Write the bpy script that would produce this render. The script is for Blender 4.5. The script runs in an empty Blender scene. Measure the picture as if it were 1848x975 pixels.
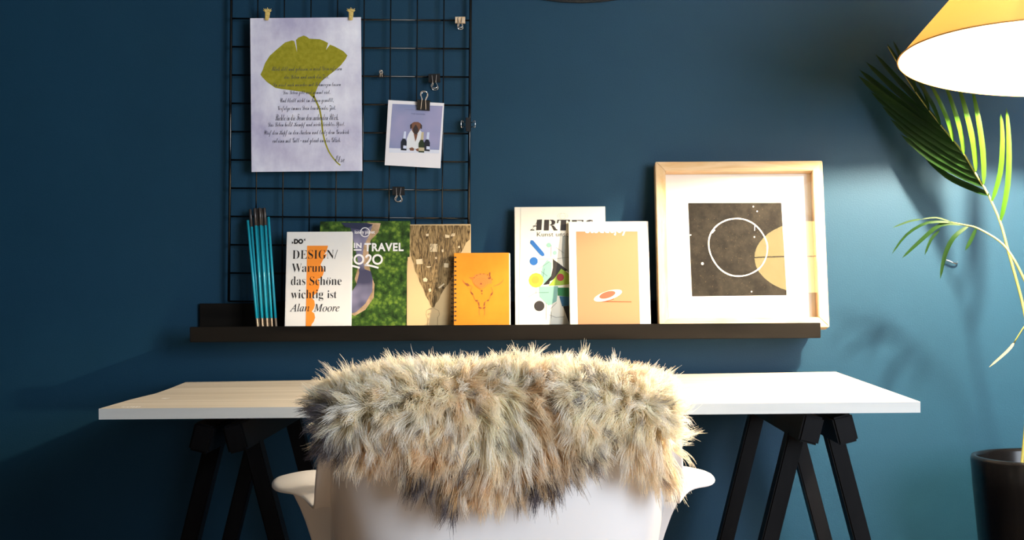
import bpy, bmesh, math, random
import numpy as np
from mathutils import Vector, Matrix, Euler

# ------------------------------------------------------------------ camera, light, exposure
scene = bpy.context.scene
COL = scene.collection
F_PX, IMG_W, IMG_H = 2844.0, 1848, 975
CAM = Vector((0.0, -2.9625, 0.948))
ROLL = math.radians(0.38)
cr, sr = math.cos(ROLL), math.sin(ROLL)
cam_data = bpy.data.cameras.new('camera')
cam_data.sensor_width = 36.0
cam_data.lens = F_PX / IMG_W * 36.0
cam_data.clip_start = 0.05
cam = bpy.data.objects.new('camera', cam_data)
COL.objects.link(cam)
cam.matrix_world = Matrix(((cr, sr, 0, CAM.x), (0, 0, -1, CAM.y), (-sr, cr, 0, CAM.z), (0, 0, 0, 1)))
scene.camera = cam
vs = scene.view_settings
vs.view_transform = 'Standard'
vs.look = 'None'
vs.exposure = 0.0
vs.gamma = 1.0
vs.use_curve_mapping = False
scene.cycles.sample_clamp_indirect = 6.0
scene.cycles_curves.shape = 'THICK'
scene.cycles.diffuse_bounces = 8

world = bpy.data.worlds.new('dim_room_light')
scene.world = world
world.use_nodes = True
world.node_tree.nodes['Background'].inputs[0].default_value = (0.50, 0.62, 0.80, 1)
world.node_tree.nodes['Background'].inputs[1].default_value = 0.035

win = bpy.data.lights.new('window_daylight', 'AREA')
win.shape = 'RECTANGLE'
win.size, win.size_y = 1.3, 1.5
win.energy = 118.0
win.color = (0.80, 0.89, 1.0)
win_ob = bpy.data.objects.new('window_daylight', win)
COL.objects.link(win_ob)
win_ob.location = (1.95, -3.1, 1.45)
win_ob.rotation_euler = (Vector((0.0, -0.3, 0.95)) - win_ob.location).to_track_quat('-Z', 'Y').to_euler()

BULB = Vector((0.857, -0.50, 1.356))
BULB_R = 0.025
BULB_STRENGTH = 6800.0
BULB_COLOR = (1.0, 0.80, 0.55)

# ------------------------------------------------------------------ helpers
def ray(px, py):
    u, v = (px - IMG_W / 2) / F_PX, (IMG_H / 2 - py) / F_PX
    return Vector((u * cr + v * sr, 1.0, -u * sr + v * cr))

def at(px, py, y):
    """the point of the room seen at a pixel of the photograph, on the plane at depth y"""
    return CAM + ray(px, py) * (y - CAM.y)

def project(p):
    d = p - CAM
    return (IMG_W / 2 + F_PX * (d.x * cr - d.z * sr) / d.y, IMG_H / 2 - F_PX * (d.x * sr + d.z * cr) / d.y)

def empty(name, loc=(0, 0, 0), rot=(0, 0, 0)):
    o = bpy.data.objects.new(name, None)
    COL.objects.link(o)
    o.location = loc
    o.rotation_euler = rot
    o.empty_display_size = 0.05
    return o

def tag(o, label, cat, group=None):
    o['label'] = label
    o['category'] = cat
    if group:
        o['group'] = group
    return o

def obj(name, bm, mat, parent=None, smooth=False):
    me = bpy.data.meshes.new(name)
    bm.to_mesh(me)
    bm.free()
    for m in (mat if isinstance(mat, (list, tuple)) else [mat]):
        me.materials.append(m)
    if smooth:
        me.polygons.foreach_set('use_smooth', [True] * len(me.polygons))
    o = bpy.data.objects.new(name, me)
    COL.objects.link(o)
    if parent:
        o.parent = parent
    return o

def share(name, me, parent, loc=(0, 0, 0), rot=(0, 0, 0)):
    o = bpy.data.objects.new(name, me)
    COL.objects.link(o)
    o.parent = parent
    o.location = loc
    o.rotation_euler = rot
    return o

def bx(bm, x0, x1, y0, y1, z0, z1, bev=0.0, seg=2, M=None):
    r = bmesh.ops.create_cube(bm, size=1.0)
    vv = r['verts']
    for v in vv:
        v.co = Vector(((x0 + x1) / 2 + v.co.x * (x1 - x0), (y0 + y1) / 2 + v.co.y * (y1 - y0), (z0 + z1) / 2 + v.co.z * (z1 - z0)))
        if M:
            v.co = M @ v.co
    if bev > 0:
        ed = list({e for v in vv for e in v.link_edges})
        bmesh.ops.bevel(bm, geom=ed, offset=bev, segments=seg, affect='EDGES', clamp_overlap=True)
    return bm

def box(*a, **k):
    return bx(bmesh.new(), *a, **k)

def tube(bm, pts, rad, n=8, closed=False):
    pts = [Vector(p) for p in pts]
    N = len(pts)
    rads = rad if isinstance(rad, (list, tuple)) else [rad] * N
    prev = None
    rings = []
    for i, p in enumerate(pts):
        if closed:
            t = (pts[(i + 1) % N] - pts[i - 1]).normalized()
        else:
            t = (pts[min(i + 1, N - 1)] - pts[max(i - 1, 0)]).normalized()
        if prev is None:
            a = t.orthogonal().normalized()
        else:
            a = (prev - t * prev.dot(t)).normalized()
        prev = a
        b = t.cross(a)
        rings.append([bm.verts.new(p + (a * math.cos(2 * math.pi * k / n) + b * math.sin(2 * math.pi * k / n)) * rads[i]) for k in range(n)])
    for i in range(N if closed else N - 1):
        r0, r1 = rings[i], rings[(i + 1) % N]
        for k in range(n):
            bm.faces.new((r0[k], r0[(k + 1) % n], r1[(k + 1) % n], r1[k]))
    if not closed:
        bm.faces.new(rings[0][::-1])
        bm.faces.new(rings[-1])
    return bm

def lathe(bm, prof, n=48, M=None):
    rings = []
    for r, z in prof:
        ring = []
        for k in range(n):
            a = 2 * math.pi * k / n
            p = Vector((r * math.cos(a), r * math.sin(a), z))
            ring.append(bm.verts.new(M @ p if M else p))
        rings.append(ring)
    for i in range(len(rings) - 1):
        for k in range(n):
            bm.faces.new((rings[i][k], rings[i][(k + 1) % n], rings[i + 1][(k + 1) % n], rings[i + 1][k]))
    return rings

def smooth_path(pts, sub=4):
    pts = [Vector(p) for p in pts]
    out = []
    for i in range(len(pts) - 1):
        p0, p1, p2, p3 = pts[max(i - 1, 0)], pts[i], pts[i + 1], pts[min(i + 2, len(pts) - 1)]
        for k in range(sub):
            t = k / sub
            out.append(0.5 * ((2 * p1) + (p2 - p0) * t + (2 * p0 - 5 * p1 + 4 * p2 - p3) * t * t + (3 * p1 - p0 - 3 * p2 + p3) * t ** 3))
    out.append(pts[-1])
    return out

# ------------------------------------------------------------------ materials
def mat(name, color, rough=0.6, spec=0.5, metal=0.0, **kw):
    m = bpy.data.materials.new(name)
    m.use_nodes = True
    b = m.node_tree.nodes['Principled BSDF']
    b.inputs['Base Color'].default_value = (*color, 1)
    b.inputs['Roughness'].default_value = rough
    b.inputs['Specular IOR Level'].default_value = spec
    b.inputs['Metallic'].default_value = metal
    for k, v in kw.items():
        b.inputs[k].default_value = v
    return m

def nodes(m):
    return m.node_tree.nodes, m.node_tree.links, m.node_tree.nodes['Principled BSDF']

def noisy(m, c0, c1, scale=(10, 10, 10), detail=4.0, rough=0.6, lo=0.35, hi=0.65, bump=0.0, bump_scale=None, nscale=1.0, dist=0.0):
    N, L, b = nodes(m)
    tc = N.new('ShaderNodeTexCoord')
    mp = N.new('ShaderNodeMapping')
    mp.inputs['Scale'].default_value = scale
    nz = N.new('ShaderNodeTexNoise')
    nz.inputs['Scale'].default_value = nscale
    nz.inputs['Detail'].default_value = detail
    nz.inputs['Roughness'].default_value = rough
    nz.inputs['Distortion'].default_value = dist
    rp = N.new('ShaderNodeValToRGB')
    rp.color_ramp.elements[0].position = lo
    rp.color_ramp.elements[1].position = hi
    rp.color_ramp.elements[0].color = (*c0, 1)
    rp.color_ramp.elements[1].color = (*c1, 1)
    L.new(tc.outputs['Object'], mp.inputs['Vector'])
    L.new(mp.outputs['Vector'], nz.inputs['Vector'])
    L.new(nz.outputs['Fac'], rp.inputs['Fac'])
    L.new(rp.outputs['Color'], b.inputs['Base Color'])
    if bump > 0:
        n2 = N.new('ShaderNodeTexNoise')
        n2.inputs['Scale'].default_value = bump_scale or 200
        n2.inputs['Detail'].default_value = 3
        bp = N.new('ShaderNodeBump')
        bp.inputs['Strength'].default_value = bump
        bp.inputs['Distance'].default_value = 0.002
        L.new(tc.outputs['Object'], n2.inputs['Vector'])
        L.new(n2.outputs['Fac'], bp.inputs['Height'])
        L.new(bp.outputs['Normal'], b.inputs['Normal'])
    return m

M_WALL = noisy(mat('wall_paint', (0.012, 0.036, 0.085), 0.55, 0.25), (0.0030, 0.034, 0.068), (0.0048, 0.041, 0.081), (2, 2, 2), 5, bump=0.12, bump_scale=420)
M_FLOOR = noisy(mat('floor_wood', (0.3, 0.22, 0.15), 0.5), (0.20, 0.14, 0.09), (0.34, 0.25, 0.17), (2, 14, 2), 6)
M_BLACK = mat('black_lacquer', (0.006, 0.006, 0.007), 0.45, 0.4)
M_WIRE = mat('black_wire', (0.002, 0.0025, 0.003), 0.13, 0.5)
M_SHELF = noisy(mat('black_shelf', (0.012, 0.011, 0.01), 0.6, 0.06), (0.004, 0.0035, 0.003), (0.009, 0.0075, 0.006), (4, 30, 30), 4)
M_TRESTLE = noisy(mat('trestle_paint', (0.01, 0.01, 0.011), 0.4, 0.10), (0.002, 0.0022, 0.003), (0.005, 0.005, 0.006), (20, 20, 4), 4)
M_CHROME = mat('chrome', (0.85, 0.85, 0.86), 0.18, 0.5, 1.0)
M_CLIP = mat('clip_black', (0.006, 0.006, 0.007), 0.4, 0.5)
M_GOLD = noisy(mat('gold_plastic', (0.62, 0.46, 0.13), 0.4, 0.5), (0.50, 0.36, 0.09), (0.68, 0.53, 0.18), (300, 300, 300), 2)
M_PEG = noisy(mat('pale_gold_clip', (0.70, 0.52, 0.33), 0.45), (0.62, 0.43, 0.25), (0.76, 0.60, 0.42), (200, 200, 200), 2)
M_WHITE = mat('white_paper', (0.80, 0.79, 0.76), 0.7, 0.3)
M_CREAM = mat('cream_cover', (0.80, 0.75, 0.62), 0.6, 0.3)
M_INK = mat('ink_black', (0.012, 0.010, 0.010), 0.6, 0.3)
M_INKSOFT = mat('ink_dark', (0.05, 0.05, 0.075), 0.7, 0.2)

def wood_mat(name, a, b_, scale, rough=0.5, dist=1.5, lo=0.3, hi=0.7):
    return noisy(mat(name, a, rough, 0.4), a, b_, scale, 5, lo=lo, hi=hi, dist=dist)

M_TABLE = wood_mat('table_birch', (0.46, 0.41, 0.33), (0.65, 0.60, 0.51), (1.6, 26, 40), 0.45, 0.7)
M_TABLE_EDGE = wood_mat('table_edge_paint', (0.56, 0.58, 0.57), (0.63, 0.65, 0.64), (3, 30, 30), 0.5, 0.5)
M_FRAME_H = wood_mat('frame_pine_rail', (0.62, 0.38, 0.16), (0.80, 0.60, 0.36), (5, 30, 45), 0.45, 1.8)
M_FRAME_V = wood_mat('frame_pine_stile', (0.62, 0.38, 0.16), (0.80, 0.60, 0.36), (45, 30, 5), 0.45, 1.8)

# ------------------------------------------------------------------ setting
def structure(o):
    o['kind'] = 'structure'
    return o

structure(obj('wall_back', box(-2.6, 2.6, 0.0, 0.12, 0.0, 2.6), M_WALL))
structure(obj('floor', box(-2.6, 2.6, -3.6, 0.0, -0.06, 0.0), M_FLOOR))

# ------------------------------------------------------------------ lamp
def build_lamp():
    tilt = Matrix.Rotation(math.radians(3.0), 4, 'Y') @ Matrix.Rotation(math.radians(-6.6), 4, 'X')
    rim = Vector((0.857, -0.50, 1.270))
    t = tag(empty('lamp', (0.857, -0.50, 2.56)), 'lit lamp with an orange cone shade hanging at the upper right above the palm', 'lamp')
    off = Matrix.Translation(rim - t.location) @ tilt

    def shade_mat(name, col, tcol, f):
        m = bpy.data.materials.new(name)
        m.use_nodes = True
        N, L = m.node_tree.nodes, m.node_tree.links
        N.remove(N['Principled BSDF'])
        d = N.new('ShaderNodeBsdfDiffuse')
        tr = N.new('ShaderNodeBsdfTranslucent')
        mx = N.new('ShaderNodeMixShader')
        mx.inputs[0].default_value = f
        d.inputs[0].default_value = (*col, 1)
        tr.inputs[0].default_value = (*tcol, 1)
        L.new(d.outputs[0], mx.inputs[1])
        L.new(tr.outputs[0], mx.inputs[2])
        L.new(mx.outputs[0], N['Material Output'].inputs['Surface'])
        return m
    m_out = shade_mat('shade_orange_fabric', (0.80, 0.53, 0.21), (0.85, 0.56, 0.22), 0.42)
    m_in = shade_mat('shade_white_lining', (0.86, 0.84, 0.78), (0.85, 0.78, 0.6), 0.08)
    m_rim = mat('shade_rim_tape', (0.60, 0.30, 0.08), 0.7)
    R, Rt, H = 0.245, 0.062, 0.226
    bm = bmesh.new()
    lathe(bm, [(R, 0), (Rt, H)], 96, off)
    obj('shade', bm, m_out, t, True)
    bm = bmesh.new()
    lathe(bm, [(R - 0.002, 0.0005), (Rt - 0.002, H - 0.0005)], 96, off)
    obj('shade_lining', bm, m_in, t, True)['label'] = 'white lining of the shade'
    bm = bmesh.new()
    tube(bm, [off @ Vector((R * math.cos(a), R * math.sin(a), 0)) for a in [2 * math.pi * k / 96 for k in range(96)]], 0.0014, 6, True)
    tube(bm, [off @ Vector((Rt * math.cos(a), Rt * math.sin(a), H)) for a in [2 * math.pi * k / 48 for k in range(48)]], 0.0022, 6, True)
    obj('shade_rim', bm, m_rim, t, True)
    m = bpy.data.materials.new('bulb_glow')
    m.use_nodes = True
    N, L = m.node_tree.nodes, m.node_tree.links
    N.remove(N['Principled BSDF'])
    em = N.new('ShaderNodeEmission')
    em.inputs[0].default_value = (*BULB_COLOR, 1)
    em.inputs[1].default_value = BULB_STRENGTH
    L.new(em.outputs[0], N['Material Output'].inputs['Surface'])
    bm = bmesh.new()
    bmesh.ops.create_icosphere(bm, subdivisions=3, radius=BULB_R, matrix=Matrix.Translation(BULB - t.location))
    obj('bulb', bm, m, t, True)
    bm = bmesh.new()
    b0 = BULB - t.location
    lathe(bm, [(0.0, 0.125), (0.014, 0.125), (0.021, 0.115), (0.021, 0.06), (0.016, 0.046), (0.016, 0.035)], 24, Matrix.Translation(b0))
    obj('bulb_socket', bm, M_BLACK, t, True)
    for k in range(3):
        bm = bmesh.new()
        a = 2 * math.pi * k / 3
        tube(bm, [off @ Vector((Rt * math.cos(a), Rt * math.sin(a), H)), b0 + Vector((0.02 * math.cos(a), 0.02 * math.sin(a), 0.11))], 0.0016, 6)
        obj('shade_spoke', bm, M_CHROME, t, True)
    bm = bmesh.new()
    tube(bm, [(0, 0, 0), tuple(b0 + Vector((0, 0, 0.12)))], 0.003, 8)
    obj('cord', bm, M_BLACK, t, True)
    bm = bmesh.new()
    lathe(bm, [(0.0, 0.04), (0.05, 0.04), (0.05, 0.02), (0.02, -0.01), (0.0, -0.01)], 24)
    obj('ceiling_cup', bm, M_BLACK, t, True)
build_lamp()
structure(obj('ceiling', box(-2.6, 2.6, -2.7, 0.0, 2.6, 2.66), mat('ceiling_paint', (0.5, 0.5, 0.5), 0.8)))

def build_added_glow():
    # added out of view to make the pale oval reflection in the picture glass
    c = Vector((0.99, -2.2, 1.785))
    t = tag(empty('added_glow_oval', (c.x, c.y, 2.56)), 'pale glowing oval added out of view for the reflection in the glass of the framed print', 'lamp')
    m = bpy.data.materials.new('added_glow')
    m.use_nodes = True
    N, L = m.node_tree.nodes, m.node_tree.links
    b = N['Principled BSDF']
    b.inputs['Base Color'].default_value = (0.8, 0.7, 0.5, 1)
    b.inputs['Emission Color'].default_value = (1.0, 0.68, 0.24, 1)
    b.inputs['Emission Strength'].default_value = 14.0
    off = Matrix.Translation(c - t.location) @ Matrix.Rotation(math.radians(-20), 4, 'X')
    a, h = 0.19, 0.122
    bm = bmesh.new()
    lathe(bm, [(a * math.cos(u), h * math.sin(u)) for u in [math.radians(d) for d in range(-72, 73, 8)]], 48, off)
    obj('glow_shell', bm, m, t, True)
    bm = bmesh.new()
    tube(bm, [off @ Vector(((a + 0.001) * math.cos(k), (a + 0.001) * math.sin(k), 0.0)) for k in [2 * math.pi * j / 48 for j in range(48)]], 0.0022, 6, True)
    obj('hoop', bm, M_BLACK, t, True)
    bm = bmesh.new()
    tube(bm, [(0, 0, 0.04), (0, 0, off.translation.z + h * 0.9)], 0.003, 8)
    obj('cord', bm, M_BLACK, t, True)
build_added_glow()

# ------------------------------------------------------------------ wire grid on the wall
grid_c = at(630.5, 341.5, -0.018)
GRID_ROT = math.radians(0.88)
def build_grid():
    t = tag(empty('wire_grid', grid_c, (0, GRID_ROT, 0)), 'black wire grid board fixed to the dark blue wall above the shelf', 'wire grid')
    X, dz, top, bot = 0.2235, 0.0529, 8, -4
    z0, z1 = bot * dz, top * dz
    def bar(a, b, r, n=8):
        bm = bmesh.new()
        tube(bm, [a, b], r, n)
        return bm
    frame_v = obj('frame_wire', bar((0, 0, z0), (0, 0, z1), 0.0026), M_WIRE, t, True)
    frame_v.location = (-X, 0, 0)
    share('frame_wire', frame_v.data, t, (X, 0, 0))
    vm = obj('upright_wire', bar((0, 0, z0), (0, 0, z1), 0.0012), M_WIRE, t, True)
    vm.location = (-X + 2 * X / 9, -0.0012, 0)
    for k in range(2, 9):
        share('upright_wire', vm.data, t, (-X + 2 * X * k / 9, -0.0012, 0))
    hm = obj('cross_wire', bar((-X - 0.001, 0, 0), (X + 0.001, 0, 0), 0.0017), M_WIRE, t, True)
    hm.location = (0, 0.0012, z0)
    for k in range(bot + 1, top + 1):
        share('cross_wire', hm.data, t, (0, 0.0012, k * dz))
    for sx in (-1, 1):
        bm = bmesh.new()
        tube(bm, [(sx * X, 0.0, z1 - 0.01), (sx * X, grid_c.y * -1 - 0.0005, z1 - 0.01)], 0.003, 8)
        obj('spacer', bm, M_WIRE, t, True)
build_grid()

# ------------------------------------------------------------------ flat slabs: papers, books, frame
class Slab:
    """an upright or leaning rectangle; local x along the width, z up the face, front face at y = 0"""
    def __init__(s, name, loc, w, h, lean=0.0, roll=0.0):
        s.w, s.h = w, h
        s.root = empty(name, loc, (-lean, roll, 0))
        s.M = Matrix.Translation(loc) @ Euler((-lean, roll, 0)).to_matrix().to_4x4()
        s.Mi = s.M.inverted()
        s.n = s.M.to_3x3() @ Vector((0, -1, 0))
        s.o = Vector(loc)

    def loc(s, px, py):
        r = ray(px, py)
        k = (s.o - CAM).dot(s.n) / r.dot(s.n)
        p = s.Mi @ (CAM + r * k)
        return (p.x, p.z)

    def px(s, pts):
        return [s.loc(*p) for p in pts]

def leaning(name, xl, xr, ytop, yb, yback, thick, z0, pyb=592):
    """stands on z0 with its front bottom edge at depth yb and leans until its top back edge reaches depth yback"""
    a, b = at(xl, pyb, yb), at(xr, pyb, yb)
    w, xc = b.x - a.x, (a.x + b.x) / 2
    H, lean = 0.2, 0.0
    for _ in range(40):
        lean = math.asin(max(0.0, min(0.6, (yback - yb - thick) / H)))
        _, py = project(Vector((xc, yb + H * math.sin(lean), z0 + H * math.cos(lean))))
        H += (py - ytop) / 960 * 0.8
    lean = math.asin(max(0.0, min(0.6, (yback - yb - thick) / H)))
    lift = 0.0  # the front bottom edge is the lowest point of a slab leaning back
    return Slab(name, (xc, yb, z0 + thick * math.sin(lean) + lift), w, H - 0.0, lean)

def poly(bm, pts, y, mi=0):
    vv = [bm.verts.new((p[0], y, p[1])) for p in pts]
    f = bm.faces.new(vv)
    f.material_index = mi
    return f

def ngon(c, r, n=24, ry=None, rot=0.0):
    ry = r if ry is None else ry
    return [(c[0] + r * math.cos(a) * math.cos(rot) - ry * math.sin(a) * math.sin(rot),
             c[1] + r * math.cos(a) * math.sin(rot) + ry * math.sin(a) * math.cos(rot)) for a in [2 * math.pi * k / n for k in range(n)]]

def stroke(bm, pts, w, y, closed=False, mi=0):
    """flat printed line through local points; w is one width or one per point"""
    P = [Vector(p) for p in pts]
    N = len(P)
    ws = w if isinstance(w, (list, tuple)) else [w] * N
    L, R = [], []
    for i in range(N):
        if closed:
            t = P[(i + 1) % N] - P[i - 1]
        else:
            t = P[min(i + 1, N - 1)] - P[max(i - 1, 0)]
        t = t.normalized() if t.length > 1e-9 else Vector((1, 0))
        nrm = Vector((-t.y, t.x)) * ws[i] / 2
        L.append(bm.verts.new((P[i].x + nrm.x, y, P[i].y + nrm.y)))
        R.append(bm.verts.new((P[i].x - nrm.x, y, P[i].y - nrm.y)))
    for i in range(N if closed else N - 1):
        j = (i + 1) % N
        f = bm.faces.new((L[i], L[j], R[j], R[i]))
        f.material_index = mi

def text_mesh(body, offset=0.0, shear=0.0, spacing=1.0):
    c = bpy.data.curves.new('lettering', 'FONT')
    c.body = body
    c.size = 1.0
    c.offset = offset
    c.shear = shear
    c.space_character = spacing
    c.resolution_u = 3
    o = bpy.data.objects.new('lettering', c)
    COL.objects.link(o)
    me = bpy.data.meshes.new_from_object(o)
    bpy.data.objects.remove(o)
    bpy.data.curves.remove(c)
    return me

def lettering(bm, slab, body, box_px, y, offset=0.0, shear=0.0, spacing=1.0, mi=0):
    """write body so that its ink fills box_px = (x0, ytop, x1, ybottom) of the photograph"""
    me = text_mesh(body, offset, shear, spacing)
    n = len(me.vertices)
    if n == 0:
        return
    co = np.empty(n * 3, dtype=np.float64)
    me.vertices.foreach_get('co', co)
    co = co.reshape(-1, 3)
    lo, hi = co.min(0), co.max(0)
    x0, z1 = slab.loc(box_px[0], box_px[1])
    x1, z0 = slab.loc(box_px[2], box_px[3])
    xs = x0 + (co[:, 0] - lo[0]) / (hi[0] - lo[0]) * (x1 - x0)
    zs = z0 + (co[:, 1] - lo[1]) / (hi[1] - lo[1]) * (z1 - z0)
    vv = [bm.verts.new((xs[i], y, zs[i])) for i in range(n)]
    for p in me.polygons:
        try:
            f = bm.faces.new([vv[i] for i in p.vertices])
            f.material_index = mi
        except ValueError:
            pass
    bpy.data.meshes.remove(me)

def serif(s):
    return ''.join(chr(0x1D400 + ord(c) - 65) if 'A' <= c <= 'Z' else chr(0x1D41A + ord(c) - 97) if 'a' <= c <= 'z' else c for c in s)

def italic(s):
    return ''.join(chr(0x1D434 + ord(c) - 65) if 'A' <= c <= 'Z' else '\u210e' if c == 'h' else chr(0x1D44E + ord(c) - 97) if 'a' <= c <= 'z' else c for c in s)

def script(s):
    return ''.join(chr(0x1D4D0 + ord(c) - 65) if 'A' <= c <= 'Z' else chr(0x1D4EA + ord(c) - 97) if 'a' <= c <= 'z' else c for c in s)

E1, E2, E3 = -0.0003, -0.0005, -0.0007

# ---- poster with the yellow-green leaf
def build_poster():
    a, b = at(454, 309.5, -0.030), at(654, 309.5, -0.030)
    top = at(554, 32, -0.030)
    s = Slab('poster', ((a.x + b.x) / 2, -0.030, (a.z + b.z) / 2), b.x - a.x, top.z - (a.z + b.z) / 2, 0.0, math.radians(-0.15))
    t = tag(s.root, 'pale lilac poster with a large yellow-green ginkgo leaf and a handwritten poem', 'poster')
    m = noisy(mat('poster_paper', (0.6, 0.6, 0.7), 0.75, 0.2), (0.42, 0.40, 0.56), (0.82, 0.83, 0.90), (7, 7, 5), 7, lo=0.36, hi=0.62)
    bm = box(-s.w / 2, s.w / 2, 0.0, 0.0005, 0, s.h)
    obj('sheet', bm, m, t)
    mleaf = noisy(mat('leaf_print', (0.30, 0.27, 0.02), 0.8, 0.2), (0.25, 0.235, 0.012), (0.33, 0.30, 0.025), (120, 120, 120), 3)
    K = lambda x, y: (450 + x / 4.0625, 60 + y / 4.0625)
    out = [K(*p) for p in ((82, 303), (98, 270), (115, 220), (150, 165), (200, 120), (262, 68), (312, 53), (330, 57), (340, 95), (350, 140), (347, 95), (342, 50),
                           (360, 32), (398, 17), (420, 25), (440, 40), (515, 44), (545, 55), (578, 72), (570, 98), (562, 122), (576, 104), (592, 84), (625, 97),
                           (690, 132), (719, 163), (705, 192), (670, 236), (620, 280), (565, 322), (530, 352), (505, 386), (495, 410), (482, 440), (478, 470), (470, 478),
                           (455, 462), (432, 442), (400, 432), (320, 420), (240, 410), (190, 400), (130, 358), (95, 322))]
    bm = bmesh.new()
    poly(bm, s.px(out), E1)
    st = smooth_path([Vector((*K(*p), 0)) for p in ((472, 460), (490, 500), (515, 560), (530, 640), (538, 720), (556, 800), (590, 880), (640, 945), (668, 968))], 4)
    stroke(bm, s.px([(p.x, p.y) for p in st]), [0.0034 - 0.0012 * i / len(st) for i in range(len(st))], E1)
    obj('leaf_print', bm, mleaf, t)['label'] = 'yellow-green ginkgo leaf print'
    lines = [("Blick still und gelassen, so wirst Dein erfassen", 490, 617, 120, 131), ("das Leben und auch das Ziel.", 513, 594, 135, 145),
             ("Du wirst noch manches mit Schmerzen lassen", 493, 615, 149, 159), ("Das Leben gibt und nimmt viel.", 511, 596, 163, 173),
             ("Und bleibt nicht im Innen gewillt,", 505, 602, 177, 188), ("Verfolge immer Dein leuchtendes Ziel.", 501, 606, 191, 202),
             ("Richte in die Ferne den suchenden Blick.", 497, 611, 206, 217), ("Das Leben heißt Kampf und nicht leichtes Spiel.", 484, 622, 220, 231),
             ("Wirf den Kopf in den Nacken und trotz dem Geschick", 476, 630, 235, 246), ("entrinn mit Gott - und glaub an das Glück.", 492, 615, 249, 261), ("Else", 605, 622, 281, 293)]
    bm = bmesh.new()
    for body, x0, x1, y0, y1 in lines:
        lettering(bm, s, script(body), (x0, y0, x1, y1), E2, offset=-0.006)
    obj('lettering', bm, M_INKSOFT, t)
build_poster()

# ---- instant photo with the dog
def build_photo():
    c = at(744.5, 301, -0.034)
    top = at(753.5, 183.5, -0.034)
    w = (at(795, 301, -0.034) - at(694, 301, -0.034)).length
    s = Slab('instant_photo', c, w, (top - c).length, 0.0, math.radians(3.6))
    t = tag(s.root, 'white-bordered instant photo of a brown dog in a white robe behind bottles', 'photo')
    obj('card', box(-s.w / 2, s.w / 2, 0.0, 0.0006, 0, s.h, 0.0002, 1), mat('photo_card', (0.78, 0.76, 0.78), 0.5), t)
    K = lambda x, y: (690 + x / 6.9643, 170 + y / 6.9643)
    P = lambda pts: s.px([K(*p) for p in pts])
    m_bg = noisy(mat('photo_lilac', (0.25, 0.27, 0.45), 0.45), (0.21, 0.25, 0.42), (0.34, 0.32, 0.50), (12, 12, 12), 2)
    bm = bmesh.new()
    poly(bm, P(((127, 122), (758, 150), (715, 702), (86, 678))), E1)
    obj('picture_backdrop', bm, m_bg, t)
    cols = [mat('photo_table', (0.66, 0.69, 0.78), 0.5), mat('photo_dog_brown', (0.17, 0.07, 0.035), 0.5), mat('photo_dog_dark', (0.03, 0.018, 0.016), 0.5),
            mat('photo_robe', (0.70, 0.72, 0.74), 0.5), mat('photo_bottle', (0.012, 0.014, 0.024), 0.4), mat('photo_foil', (0.60, 0.66, 0.82), 0.4),
            mat('photo_gold_label', (0.52, 0.44, 0.28), 0.4), mat('photo_bottle_green', (0.02, 0.035, 0.012), 0.4)]
    bm = bmesh.new()
    poly(bm, P(((86, 678), (715, 702), (713, 745), (84, 735))), E2, 0)
    poly(bm, P(((360, 455), (330, 500), (308, 560), (305, 690), (470, 700), (520, 560), (500, 480), (470, 450))), E2, 3)
    poly(bm, P(((395, 500), (445, 500), (430, 560), (415, 600))), E3, 1)
    poly(bm, P(((375, 365), (400, 350), (450, 350), (480, 368), (500, 395), (495, 440), (478, 430), (460, 470), (430, 505), (400, 500), (375, 465), (370, 420), (350, 435), (350, 390))), E3, 1)
    poly(bm, P(((385, 440), (400, 410), (420, 380), (440, 410), (455, 440), (448, 490), (425, 510), (398, 495))), E3 - 0.0002, 2)
    poly(bm, P(((350, 385), (372, 372), (370, 430), (352, 440))), E3 - 0.0002, 2)
    poly(bm, P(((480, 375), (500, 395), (497, 440), (482, 432))), E3 - 0.0002, 2)
    poly(bm, P(((340, 680), (375, 668), (400, 685), (395, 712), (350, 710))), E3, 1)
    poly(bm, P(((420, 690), (455, 680), (455, 720), (430, 715))), E3, 1)
    for (x, yb, top_m, body_m, h) in ((270, 705, 5, 4, 235), (492, 732, 6, 7, 255), (562, 715, 5, 4, 235)):
        poly(bm, P(((x - 36, yb), (x - 36, yb - h * 0.45), (x - 12, yb - h * 0.62), (x + 18, yb - h * 0.62), (x + 36, yb - h * 0.45), (x + 34, yb + 4))), E3 - 0.0003, body_m)
        poly(bm, P(((x - 10, yb - h * 0.6), (x + 2, yb - h), (x + 30, yb - h), (x + 24, yb - h * 0.58))), E3 - 0.0003, top_m)
        poly(bm, P(((x - 6, yb - 60), (x + 34, yb - 56), (x + 34, yb - 18), (x - 8, yb - 22))) if x != 492 else P(((x - 36, yb - 62), (x + 36, yb - 58), (x + 36, yb - 15), (x - 36, yb - 18))), E3 - 0.0004, 5 if x != 492 else 6)
    obj('picture_dog_and_bottles', bm, cols, t)
    bm = bmesh.new()
    lettering(bm, s, 'CHAMPAGNE IS ALWAYS', (K(290, 0)[0], K(0, 188)[1], K(605, 0)[0], K(0, 212)[1]), E2)
    lettering(bm, s, 'THE ANSWER', (K(360, 0)[0], K(0, 238)[1], K(540, 0)[0], K(0, 264)[1]), E2)
    obj('lettering', bm, mat('photo_ink', (0.10, 0.10, 0.20), 0.5), t)
build_photo()

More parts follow.
